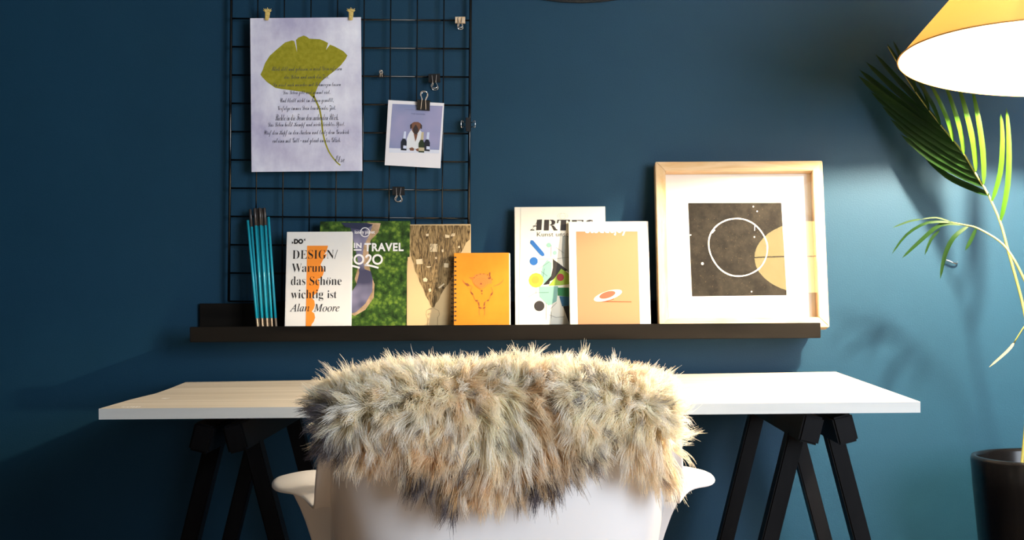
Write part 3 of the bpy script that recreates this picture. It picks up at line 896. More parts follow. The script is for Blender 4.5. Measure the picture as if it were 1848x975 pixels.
# ------------------------------------------------------------------ framed print
def build_frame():
    T = 0.034
    s = leaning('framed_print', 1189.5, 1497, 297, -0.0905, -0.0008, T, FLOOR_Z)
    t = tag(s.root, 'square pine box frame with a black print of a thin white circle', 'framed picture')
    w, h, b = s.w, s.h, 0.0185
    def rail(name, pts, m):
        bm = bmesh.new()
        A = [bm.verts.new((p[0], 0, p[1])) for p in pts]
        B = [bm.verts.new((p[0], T, p[1])) for p in pts]
        n = len(pts)
        bm.faces.new(A); bm.faces.new(B[::-1])
        for k in range(n):
            bm.faces.new((A[(k + 1) % n], A[k], B[k], B[(k + 1) % n]))
        bmesh.ops.recalc_face_normals(bm, faces=bm.faces[:])
        bmesh.ops.bevel(bm, geom=bm.edges[:], offset=0.0012, segments=2, affect='EDGES')
        return obj(name, bm, m, t)
    W, g = w / 2, 0.00005
    rail('top_rail', ((-W, h), (W, h), (W - b, h - b), (-W + b, h - b)), M_FRAME_H)
    rail('bottom_rail', ((-W, 0), (-W + b, b), (W - b, b), (W, 0)), M_FRAME_H)
    rail('left_stile', ((-W, 0), (-W, h), (-W + b, h - b), (-W + b, b)), M_FRAME_V)
    rail('right_stile', ((W, 0), (W - b, b), (W - b, h - b), (W, h)), M_FRAME_V)
    e = 0.0004
    obj('mat_board', box(-W + b + e, W - b - e, 0.024, 0.026, b + e, h - b - e), mat('mat_white', (0.80, 0.78, 0.74), 0.8), t)
    obj('backing', box(-W + b + e, W - b - e, 0.0262, 0.031, b + e, h - b - e), mat('backing_board', (0.2, 0.13, 0.08), 0.9), t)
    m = noisy(mat('black_print', (0.03, 0.027, 0.025), 0.7, 0.15), (0.012, 0.010, 0.008), (0.028, 0.024, 0.018), (60, 60, 60), 5)
    N, L, bs = nodes(m)
    # fine pale specks in the ink
    tc = N.new('ShaderNodeTexCoord')
    n2 = N.new('ShaderNodeTexNoise'); n2.inputs['Scale'].default_value = 700; n2.inputs['Detail'].default_value = 2
    r2 = N.new('ShaderNodeValToRGB'); r2.color_ramp.elements[0].position = 0.70; r2.color_ramp.elements[1].position = 0.80
    mx = N.new('ShaderNodeMix'); mx.data_type = 'RGBA'
    src = bs.inputs['Base Color'].links[0].from_socket
    L.new(tc.outputs['Object'], n2.inputs['Vector']); L.new(n2.outputs['Fac'], r2.inputs['Fac']); L.new(r2.outputs['Color'], mx.inputs['Factor'])
    L.new(src, mx.inputs[6]); mx.inputs[7].default_value = (0.35, 0.25, 0.12, 1)
    L.new(mx.outputs[2], bs.inputs['Base Color'])
    s2 = Slab.__new__(Slab)
    s2.M, s2.Mi, s2.n = s.M, s.Mi, s.n
    s2.o = s.M @ Vector((0, 0.0235, 0))
    bm = bmesh.new()
    bl, br, tr, tl = s2.px(((1249, 535), (1420, 533), (1410, 366), (1242, 366.5)))
    poly(bm, (bl, br, tr, tl), 0.0236)
    obj('black_print', bm, m, t)['label'] = 'black square print'
    K = lambda x, y: (1150 + x / 2.7865, 270 + y / 2.7865)
    bm = bmesh.new()
    pts = [(505, 347), (540, 352), (580, 370), (612, 398), (636, 432), (652, 470), (654, 510), (645, 550), (622, 590), (590, 615), (550, 632), (510, 637), (470, 632), (430, 612), (398, 580), (372, 535), (360, 490), (362, 445), (380, 405), (415, 372), (460, 352)]
    sm = smooth_path([Vector((*p, 0)) for p in pts + pts[:1]], 3)[:-1]
    rng = random.Random(2)
    stroke(bm, s2.px([K(p.x, p.y) for p in sm]), [0.0020 + 0.0009 * rng.random() for _ in sm], 0.0233, True)
    stroke(bm, s2.px([K(592, 374), K(590, 408)]), 0.0012, 0.0232)
    stroke(bm, s2.px([K(376, 420), K(390, 404)]), 0.0022, 0.0232)
    for c, r in (((603, 311), 4), ((584, 287), 4), ((328, 574), 7), ((268, 430), 4), ((589, 440), 4), ((575, 715), 4)):
        poly(bm, s2.px([K(*p) for p in ngon(c, r, 7)]), 0.0233)
    obj('white_circle', bm, mat('white_circle_ink', (0.78, 0.75, 0.68), 0.7), t)['label'] = 'hand-drawn white circle'
    gm = bpy.data.materials.new('picture_glass')
    gm.use_nodes = True
    N, L = gm.node_tree.nodes, gm.node_tree.links
    N.remove(N['Principled BSDF'])
    tr = N.new('ShaderNodeBsdfTransparent'); gl = N.new('ShaderNodeBsdfGlossy'); gl.inputs['Roughness'].default_value = 0.0
    lw = N.new('ShaderNodeLayerWeight'); lw.inputs['Blend'].default_value = 0.5
    pw = N.new('ShaderNodeMath'); pw.operation = 'POWER'; pw.inputs[1].default_value = 5.0
    fr = N.new('ShaderNodeMath'); fr.operation = 'MULTIPLY_ADD'; fr.inputs[1].default_value = 0.96; fr.inputs[2].default_value = 0.04
    L.new(lw.outputs['Facing'], pw.inputs[0]); L.new(pw.outputs[0], fr.inputs[0])
    mx = N.new('ShaderNodeMixShader')
    L.new(fr.outputs[0], mx.inputs[0]); L.new(tr.outputs[0], mx.inputs[1]); L.new(gl.outputs[0], mx.inputs[2])
    L.new(mx.outputs[0], N['Material Output'].inputs['Surface'])
    obj('glass', box(-W + b + e, W - b - e, 0.0015, 0.0035, b + e, h - b - e), gm, t)
build_frame()

# ------------------------------------------------------------------ turquoise sticks
def build_sticks():
    m_t = mat('turquoise_lacquer', (0.015, 0.34, 0.45), 0.25, 0.6)
    m_d = mat('stick_dark_end', (0.035, 0.028, 0.026), 0.3, 0.6)
    m_b = noisy(mat('stick_wood_foot', (0.16, 0.10, 0.06), 0.35, 0.6), (0.07, 0.05, 0.035), (0.34, 0.24, 0.15), (300, 300, 20), 3)
    # top px x, top px y, bottom px x, dark upper end, depth offset, what sets it apart
    spec = [(447, 398, 466, False, -0.0005, 'turquoise stick without a dark top, at the left edge of the bundle'),
            (451.5, 378, 470, True, 0.004, 'turquoise stick with a dark top, second from the left edge of the bundle'),
            (459.5, 376, 474.5, True, -0.002, 'turquoise stick with a dark top, third from the left edge of the bundle'),
            (464, 376.5, 478.5, True, 0.0045, 'turquoise stick with a dark top, fourth from the left edge, set slightly back'),
            (468.5, 375.5, 483, True, -0.0025, 'turquoise stick with a dark top, near the middle of the bundle'),
            (472.5, 376.5, 487.5, True, 0.004, 'turquoise stick with a dark top, just right of the middle of the bundle'),
            (477, 375.5, 491.5, True, -0.001, 'turquoise stick with a dark top, rightmost of the dark-topped ones'),
            (484.5, 392, 499, False, 0.001, 'turquoise stick without a dark top, at the right edge of the bundle')]
    yb, yt = -0.074, -0.0285
    R = 0.0025
    for x0, y0, x1, dark, dy, lab in spec:
        b = at(x1, 596, yb + dy)
        b.z = FLOOR_Z + 0.0004
        tp = at(x0, y0, yt + dy * 0.7)
        o = tag(empty('stick', b, (0, 0, 0)), lab, 'stick', 'turquoise sticks leaning on the wire grid')
        d = tp - b
        L = d.length
        q = d.to_track_quat('Z', 'Y')
        o.rotation_euler = q.to_euler()
        foot, cap = 0.0285, (0.0335 if dark else 0.0)
        bm = bmesh.new(); tube(bm, [(0, 0, 0.0004), (0, 0, foot)], R * 0.96, 10)
        obj('foot', bm, m_b, o)['label'] = 'brown lower end'
        bm = bmesh.new(); tube(bm, [(0, 0, foot), (0, 0, L - cap)], R, 10)
        obj('shaft', bm, m_t, o, True)
        if dark:
            bm = bmesh.new(); tube(bm, [(0, 0, L - cap), (0, 0, L - 0.0012), (0, 0, L)], [R * 1.12, R * 1.12, R * 0.9], 10)
            obj('top_end', bm, m_d, o, True)['label'] = 'dark brown upper end'
build_sticks()

# ------------------------------------------------------------------ table on trestles
def build_table():
    yf, ybk, th = -0.6635, -0.0535, 0.0158
    FL, FR = at(178, 738, yf), at(1661, 725.5, yf)
    BL, BR = at(335, 690, ybk), at(1508, 671, ybk)
    t = tag(empty('tabletop', (0, -0.36, 0.735)), 'long pale wooden tabletop with a whitish front edge lying on black trestles', 'table')
    o = t.location
    def zat(x, y):
        v = (y - yf) / (ybk - yf)
        u = (x - FL.x) / (FR.x - FL.x)
        return (FL.z * (1 - u) + FR.z * u) * (1 - v) + (BL.z * (1 - u) + BR.z * u) * v
    def xl(y):
        v = (y - yf) / (ybk - yf)
        pts = [(0.0, FL.x), (0.30, FL.x + 0.003), (0.52, FL.x + 0.0125), (0.72, FL.x + 0.009), (1.0, BL.x)]
        for (a, xa), (b, xb) in zip(pts, pts[1:]):
            if v <= b + 1e-9:
                return xa + (xb - xa) * (v - a) / (b - a)
        return BL.x
    def xr(y):
        v = (y - yf) / (ybk - yf)
        return FR.x + (BR.x - FR.x) * v
    cuts = [yf, -0.54, -0.47, -0.357, -0.21, ybk]
    for i in range(5):
        a, b = cuts[i] + (0.0004 if i else 0), cuts[i + 1] - (0.0004 if i < 4 else 0)
        bm = bmesh.new()
        nx, ny = 12, 6
        top, bot = [], []
        for j in range(ny + 1):
            y = a + (b - a) * j / ny
            x0, x1 = xl(y), xr(y)
            rt, rb = [], []
            for k in range(nx + 1):
                x = x0 + (x1 - x0) * k / nx
                z = zat(x, y)
                rt.append(bm.verts.new(Vector((x, y, z)) - o)); rb.append(bm.verts.new(Vector((x, y, z - th)) - o))
            top.append(rt); bot.append(rb)
        for j in range(ny):
            for k in range(nx):
                bm.faces.new((top[j][k], top[j][k + 1], top[j + 1][k + 1], top[j + 1][k]))
                bm.faces.new((bot[j][k], bot[j + 1][k], bot[j + 1][k + 1], bot[j][k + 1]))
        for k in range(nx):
            f = bm.faces.new((top[0][k + 1], top[0][k], bot[0][k], bot[0][k + 1]))
            if i == 0:
                f.material_index = 1
            bm.faces.new((top[ny][k], top[ny][k + 1], bot[ny][k + 1], bot[ny][k]))
        for j in range(ny):
            bm.faces.new((top[j][0], top[j + 1][0], bot[j + 1][0], bot[j][0]))
            bm.faces.new((top[j + 1][nx], top[j][nx], bot[j][nx], bot[j + 1][nx]))
        ed = [e for e in bm.edges if len(e.link_faces) == 2 and e.calc_face_angle(0) > 1.0]
        bmesh.ops.bevel(bm, geom=ed, offset=0.0016 if i == 0 else 0.0006, segments=2, affect='EDGES')
        obj('plank', bm, [M_TABLE, M_TABLE_EDGE], t)
    rng = random.Random(9)
    m_smear = mat('white_paint', (0.80, 0.80, 0.78), 0.5)
    for cx, cy, n, ww in ((234, 732.5, 3, 30), (246, 731, 2, 16), (299, 714.5, 1, 14)):
        for k in range(n):
            x0 = cx - ww / 2 + ww * k / max(n, 1)
            yy = -0.638 if cx < 260 else -0.47
            pts = [at(x0 + (ww / n) * u, cy + 1.4 * math.sin(u * 5 + k), yy) for u in (0, 0.3, 0.6, 0.9)]
            P = [Vector((p.x, yy + 0.012 * math.sin(3 * i + k), 0)) for i, p in enumerate(pts)]
            vv = []
            bm = bmesh.new()
            for i, p in enumerate(P):
                wv = 0.004 + 0.003 * rng.random()
                vv.append((bm.verts.new(Vector((p.x, p.y + wv, zat(p.x, p.y) + 0.0003)) - o), bm.verts.new(Vector((p.x, p.y - wv, zat(p.x, p.y) + 0.0003)) - o)))
            for (a0, a1), (b0, b1) in zip(vv, vv[1:]):
                bm.faces.new((a0, a1, b1, b0))
            obj('paint_smear', bm, m_smear, t)['label'] = 'small white paint smear'
build_table()

def build_trestle(xc, top_z, label, turn=0.0):
    t = tag(empty('trestle', (xc, -0.355, 0), (0, 0, math.radians(turn))), label, 'trestle', 'black trestles under the table')
    ang = math.atan(0.255)
    for sx in (-1, 1):
        # rail, tilted with its pair of legs
        R = Matrix.Translation((0, 0, top_z)) @ Matrix.Rotation(sx * -ang, 4, 'Y')
        w, hgt = 0.030, 0.042
        x0, x1 = (0.0035, 0.0035 + w) if sx > 0 else (-0.0035 - w, -0.0035)
        bm = bmesh.new()
        bx(bm, x0, x1, -0.285, 0.262, -hgt - 0.008, -0.008, 0.003, 2, R)
        obj('top_rail', bm, M_TRESTLE, t)
        for yy, wl in ((-0.170, 0.036), (0.205, 0.032)):
            bm = bmesh.new()
            Ltot = (top_z - 0.0) / math.cos(ang) - 0.02
            xm = (x0 + x1) / 2
            bx(bm, xm - 0.013, xm + 0.013, yy - wl / 2, yy + wl / 2, -Ltot + 0.012, -0.03, 0.0025, 2, R)
            for v in bm.verts:
                if v.co.z < 0.02:
                    v.co.z = 0.0005
            obj('leg', bm, M_TRESTLE, t)
        bm = bmesh.new()
        bx(bm, xm - 0.009, xm + 0.009, -0.16, 0.19, -0.50, -0.46, 0.002, 1, R)
        obj('cross_bar', bm, M_TRESTLE, t)
    for yy in (-0.16, 0.14):
        bm = bmesh.new()
        tube(bm, [(-0.03, yy, top_z - 0.02), (0.03, yy, top_z - 0.02)], 0.004, 8)
        obj('hinge_pin', bm, M_BLACK, t)
build_trestle(-0.427, 0.7262, 'black wooden trestle in shadow under the left end of the table', -1.6)
build_trestle(0.4650, 0.7330, 'black wooden trestle under the right end of the table')

# ------------------------------------------------------------------ chair
CH_LOC, CH_ROT = (-0.0245, -0.862, 0.0), math.radians(3.2)
# spine y, spine z, inward normal (y, z), half width, side rise, flare
ST = [(.262, .405, 0.1, 1.0, .215, .004, .004), (.245, .425, 0.0, 1.0, .228, .040, .012), (.195, .436, 0.0, 1.0, .230, .165, .036), (.10, .424, 0.0, 1.0, .205, .252, .088), (.00, .408, 0.0, 1.0, .203, .266, .098),
      (-.10, .412, 0.25, .97, .202, .262, .084), (-.165, .452, 0.55, .835, .214, .250, .040), (-.200, .53, 0.8, .6, .210, .178, .026), (-.224, .61, 0.86, .51, .207, .112, .024), (-.243, .69, 0.92, .39, .204, .070, .020),
      (-.260, .76, 0.97, .24, .198, .045, .014), (-.270, .803, 0.98, .2, .186, .030, .010), (-.274, .822, 0.98, .2, .160, .018, .006)]
def build_chair():
    t = tag(empty('armchair', CH_LOC, (0, 0, CH_ROT)), 'white moulded plastic armchair seen from behind, drawn up to the table', 'chair')
    bm = bmesh.new()
    us = [-1.0, -0.97, -0.89, -0.81, -0.77, -0.74, -0.64, -0.50, -0.34, -0.17, 0, 0.17, 0.34, 0.50, 0.64, 0.74, 0.77, 0.81, 0.89, 0.97, 1.0]
    rows = []
    for y, z, ny, nz, w, s, fl in ST:
        row = []
        for u in us:
            a, sg = abs(u), (1 if u >= 0 else -1)
            if a <= 0.77:
                q = a / 0.77
                x = w * (1 - (1 - q) ** 1.55)
                r = s * q ** 3.2
            else:
                q = (a - 0.77) / 0.23
                x = w + fl * q
                r = s * (1 + 0.02 * math.sin(q * math.pi)) - 0.005 * q * q * (fl / 0.06)
            row.append(bm.verts.new((sg * x, y + ny * r, z + nz * r)))
        rows.append(row)
    for i in range(len(rows) - 1):
        for k in range(len(us) - 1):
            bm.faces.new((rows[i][k], rows[i + 1][k], rows[i + 1][k + 1], rows[i][k + 1]))
    bmesh.ops.recalc_face_normals(bm, faces=bm.faces[:])
    m = mat('white_shell_plastic', (0.80, 0.80, 0.81), 0.32, 0.45)
    N, L, b = nodes(m)
    tr = N.new('ShaderNodeBsdfTranslucent'); tr.inputs[0].default_value = (0.85, 0.70, 0.55, 1)
    mx = N.new('ShaderNodeMixShader'); mx.inputs[0].default_value = 0.10
    L.new(b.outputs[0], mx.inputs[1]); L.new(tr.outputs[0], mx.inputs[2]); L.new(mx.outputs[0], N['Material Output'].inputs['Surface'])
    o = obj('shell', bm, m, t, True)
    sd = o.modifiers.new('thickness', 'SOLIDIFY'); sd.thickness = 0.006; sd.offset = 0.0
    ss = o.modifiers.new('smooth', 'SUBSURF'); ss.levels = 2; ss.render_levels = 2
    mw = wood_mat('chair_leg_wood', (0.45, 0.28, 0.14), (0.60, 0.40, 0.22), (40, 40, 4))
    for sx in (-1, 1):
        for sy in (-1, 1):
            bm = bmesh.new()
            tube(bm, [(sx * 0.235, 0.02 + sy * 0.225, 0.0008), (sx * 0.13, 0.02 + sy * 0.12, 0.398)], [0.010, 0.014], 12)
            obj('leg', bm, mw, t, True)
    bm = bmesh.new()
    for sy in (-1, 1):
        tube(bm, [(-0.135, 0.02 + sy * 0.125, 0.385), (0.135, 0.02 - sy * 0.125, 0.385)], 0.006, 8)
    bx(bm, -0.10, 0.10, -0.06, 0.10, 0.386, 0.402, 0.003)
    obj('under_frame', bm, M_BLACK, t)
build_chair()

# ------------------------------------------------------------------ sheepskin over the chair back
def build_sheepskin():
    t = tag(empty('sheepskin', CH_LOC, (0, 0, CH_ROT)), 'shaggy cream and brown sheepskin with dark tips draped over the chair back', 'sheepskin')
    rng = np.random.default_rng(11)
    sz = np.array([s[1] for s in ST[7:]]); sy = np.array([s[0] for s in ST[7:]]); srise = np.array([s[5] for s in ST[7:]])
    hx = -.003 + np.array([-.225, -.20, -.175, -.135, -.10, -.07, -.035, -.01, .02, .05, .10, .128, .143, .152, .165, .19, .215, .225])
    hz = np.array([.762, .762, .762, .752, .732, .712, .696, .700, .714, .728, .742, .764, .782, .755, .732, .728, .738, .745])
    def ztop(x):
        return .826 - .040 * np.abs(x / .21) ** 3.5
    def ext(x, z):
        return np.interp(z, sz, sy) + np.interp(z, sz, srise) * .85 * np.minimum(np.abs(x) / .215, 1.08) ** 3.2
    r, LIN = .021, .045
    def P(x, d):
        zt = ztop(x)
        yc = ext(x, zt) + .002
        arc = math.pi * r
        a = np.clip((d - LIN) / arc, 0, 1) * math.pi
        y = yc + r * np.cos(a)
        z = zt - r + r * np.sin(a)
        din = np.maximum(LIN - d, 0)
        z = z - din
        y = y + din * .22
        dout = np.maximum(d - LIN - arc, 0)
        z = z - dout
        bl = np.clip(dout / .03, 0, 1)
        y = np.where(dout > 0, (yc - r) * (1 - bl) + (ext(x, z) - .016) * bl, y)
        return np.stack([x, y, z], -1)
    def dmax(x):
        return LIN + math.pi * r + (ztop(x) - r - np.interp(x, hx, hz))
    XL, XR = -.205, .193
    # hide
    bm = bmesh.new()
    nu, nv = 60, 36
    G = []
    for i in range(nu + 1):
        x = np.full(nv + 1, XL + (XR - XL) * i / nu)
        d = np.linspace(0, 1, nv + 1) * dmax(x[:1])
        G.append([bm.verts.new(p) for p in P(x, d)])
    for i in range(nu):
        for j in range(nv):
            bm.faces.new((G[i][j], G[i][j + 1], G[i + 1][j + 1], G[i + 1][j]))
    bmesh.ops.recalc_face_normals(bm, faces=bm.faces[:])
    hide = obj('hide', bm, mat('hide_leather', (0.80, 0.66, 0.48), 0.9, 0.1), t, True)
    sd = hide.modifiers.new('thickness', 'SOLIDIFY'); sd.thickness = 0.002; sd.offset = 0.0
    # wool
    NG, NH, NP = 3300, 30, 9
    gx = rng.uniform(XL, XR, NG)
    gd = rng.uniform(0, 1, NG) ** 0.85 * dmax(gx)
    eps = 1e-3
    p0 = P(gx, gd)
    tx = P(gx + eps, gd) - P(gx - eps, gd)
    td = P(gx, gd + eps) - P(gx, gd - eps)
    nrm = lambda v: v / np.maximum(np.linalg.norm(v, axis=-1, keepdims=True), 1e-9)
    tx, td = nrm(tx), nrm(td)
    n = nrm(np.cross(td, tx))
    yc = ext(gx, ztop(gx)) + .002
    outw = np.stack([np.zeros(NG), p0[:, 1] - yc, p0[:, 2] - (ztop(gx) - r)], -1)
    flip = np.sign(np.sum(n * outw, -1)); flip[flip == 0] = 1
    n = n * flip[:, None]
    def field(x, d, seed, f):
        q = np.random.default_rng(seed)
        v = np.zeros_like(x)
        for k in range(6):
            a = q.uniform(0, 2 * math.pi); w = f * q.uniform(.6, 1.7)
            v += np.sin(w * (x * math.cos(a) + d * math.sin(a)) + q.uniform(0, 6.28))
        return v / 6 ** .5
    lat = np.clip((gx + .01) / .2, -1, 1); lat = np.where(lat > 0, lat * .6, lat)
    dout = gd - LIN - math.pi * r
    outside = np.clip(dout / .02 + 1, 0, 1)
    topness = 1 - np.clip(np.abs(gd - LIN - math.pi * r * .5) / .035, 0, 1)
    sidedness = np.clip((np.abs(gx) - .12) / .09, 0, 1)
    L = .028 + .013 * rng.random(NG) + .006 * field(gx, gd, 5, 60)
    L = L * (1 - .25 * topness) * (1 + .1 * sidedness)
    tall = (rng.random(NG) < .05) & (topness > .4)
    L = np.where(tall, L * 1.45, L)
    swirl2 = field(gx, gd, 13, 38)
    jit = rng.normal(0, .30, (NG, 3))
    swirl = field(gx, gd, 8, 34)
    g0 = n * (.34 + .22 * rng.random(NG))[:, None] + td * (.75 * np.clip(dout / .10 + .1, 0, 1) + .10 * outside)[:, None] + np.stack([lat * (.55 + .15 * sidedness) + .70 * swirl, np.zeros(NG), .45 * topness + .35 * swirl2], -1) + jit
    g0 = nrm(g0)
    droop = (.90 * np.clip(dout / .09 + .15, 0, 1) + .10) * (.7 + .6 * rng.random(NG))
    tau = np.linspace(0, 1, NP)
    side = nrm(np.cross(g0, n + 1e-3))
    ph = rng.uniform(0, 6.28, NG); wa = .0045 * rng.random(NG) + .0015; wf = rng.uniform(3, 7, NG)
    guide = (g0[:, None, :] * tau[None, :, None] * L[:, None, None])
    guide = guide + np.stack([.25 * lat * droop, 0 * droop - .02, -droop], -1)[:, None, :] * (tau ** 2)[None, :, None] * L[:, None, None] * .62
    guide = guide + side[:, None, :] * (np.sin(wf[:, None] * tau[None, :] + ph[:, None]) * tau[None, :] * wa[:, None])[:, :, None]
    curl = nrm(np.cross(side, n))
    guide = guide + curl[:, None, :] * (np.cos(wf[:, None] * tau[None, :] + ph[:, None]) * tau[None, :] * wa[:, None] * .8)[:, :, None]
    # strands
    rad = .0092 * np.sqrt(rng.random((NG, NH))); an = rng.uniform(0, 6.28, (NG, NH))
    sx = np.clip(gx[:, None] + rad * np.cos(an), XL, XR)
    sd_ = np.clip(gd[:, None] + rad * np.sin(an), 0, dmax(sx.ravel()).reshape(sx.shape))
    roots = P(sx.ravel(), sd_.ravel()).reshape(NG, NH, 3)
    off = roots - p0[:, None, :]
    cl = (.70 + .28 * rng.random(NG))[:, None, None, None]
    keep = 1 - cl * (tau[None, None, :, None] ** .8)
    ls = (.72 + .34 * rng.random((NG, NH)))[:, :, None, None]
    fl = rng.normal(0, .0028, (NG, NH, 3))[:, :, None, :] * (tau ** 1.5)[None, None, :, None]
    pos = p0[:, None, None, :] + off[:, :, None, :] * keep + guide[:, None, :, :] * ls + fl
    # keep the strands outside the chair back
    ex = ext(np.clip(pos[..., 0], -.23, .23), np.clip(pos[..., 2], .5, .83)) - .006
    low = (outside[:, None, None] > .99) & (np.abs(pos[..., 0]) < .232)
    pos[..., 1] = np.where(low, np.minimum(pos[..., 1], ex), pos[..., 1])
    # colour
    base = np.array([1.0, .92, .77]); tan = np.array([.80, .56, .30]); whi = np.array([.95, .94, .91]); dark = np.array([.15, .135, .155])
    down = np.clip((gd - LIN - .03) / .12, 0, 1)
    tanf = np.clip(-.14 + .72 * down * (1 - .8 * np.clip((gx - .05) / .12, 0, 1)) * (1 - .35 * np.clip((-gx - .10) / .1, 0, 1)) + .35 * field(gx, gd, 21, 70) + .12 * rng.normal(size=NG), 0, 1)
    cg = base * (1 - tanf[:, None]) + tan * tanf[:, None]
    wm = (rng.random(NG) < .32)[:, None]
    cg = np.where(wm, cg * .3 + whi * .7, cg)
    hem = np.clip(1 - (dmax(gx) - gd) / .03, 0, 1) * (gx < .14)
    edge = np.clip((-gx - .17) / .04, 0, 1) * np.clip(down * 2, 0, 1)
    dk = field(gx, gd, 33, 55) * .55 + .50 * hem + .45 * edge + .25 * down * np.clip(1 - np.abs(gx + .12) / .08, 0, 1) + .35 * rng.random(NG)
    dkm = np.clip((dk - .75) / .2, 0, 1) * (outside > .3) * np.where(gx > .15, .25, 1.0)
    stray = (rng.random(NG) < .05) & (outside > .2)
    dkm = np.maximum(dkm, stray * .85)
    tipw = np.clip((tau - .58) / .25, 0, 1)
    col = cg[:, None, :] * (1 - dkm[:, None, None] * tipw[None, :, None]) + dark * dkm[:, None, None] * tipw[None, :, None]
    rootdark = (.72 + .28 * np.clip(tau / .5, 0, 1))
    NC = NG * NH
    colh = np.repeat(col[:, None], NH, 1) * (.85 + .3 * rng.random((NG, NH)))[:, :, None, None]
    hc = bpy.data.hair_curves.new('wool_pile')
    hc.add_curves([NP] * NC)
    hc.attributes['position'].data.foreach_set('vector', pos.reshape(-1).astype(np.float32))
    ra = hc.attributes.get('radius') or hc.attributes.new('radius', 'FLOAT', 'POINT')
    rr = .00042 * (1 - .82 * tau ** 1.6)
    ra.data.foreach_set('value', np.tile(rr, NC).astype(np.float32))
    ca = hc.attributes.new('wool_color', 'FLOAT_COLOR', 'POINT')
    c4 = np.ones((NC * NP, 4), dtype=np.float32)
    c4[:, :3] = np.clip(colh.reshape(-1, 3), 0, 1)
    ca.data.foreach_set('color', c4.reshape(-1))
    m = bpy.data.materials.new('wool')
    m.use_nodes = True
    N, Lk = m.node_tree.nodes, m.node_tree.links
    N.remove(N['Principled BSDF'])
    at_ = N.new('ShaderNodeAttribute'); at_.attribute_name = 'wool_color'
    d = N.new('ShaderNodeBsdfDiffuse'); tr = N.new('ShaderNodeBsdfTranslucent'); mx = N.new('ShaderNodeMixShader'); mx.inputs[0].default_value = .62
    Lk.new(at_.outputs['Color'], d.inputs[0]); Lk.new(at_.outputs['Color'], tr.inputs[0])
    Lk.new(d.outputs[0], mx.inputs[1]); Lk.new(tr.outputs[0], mx.inputs[2]); Lk.new(mx.outputs[0], N['Material Output'].inputs['Surface'])
    hc.materials.append(m)
    o = bpy.data.objects.new('wool_pile', hc)
    COL.objects.link(o)
    o.parent = t
    o['kind'] = 'stuff'
build_sheepskin()

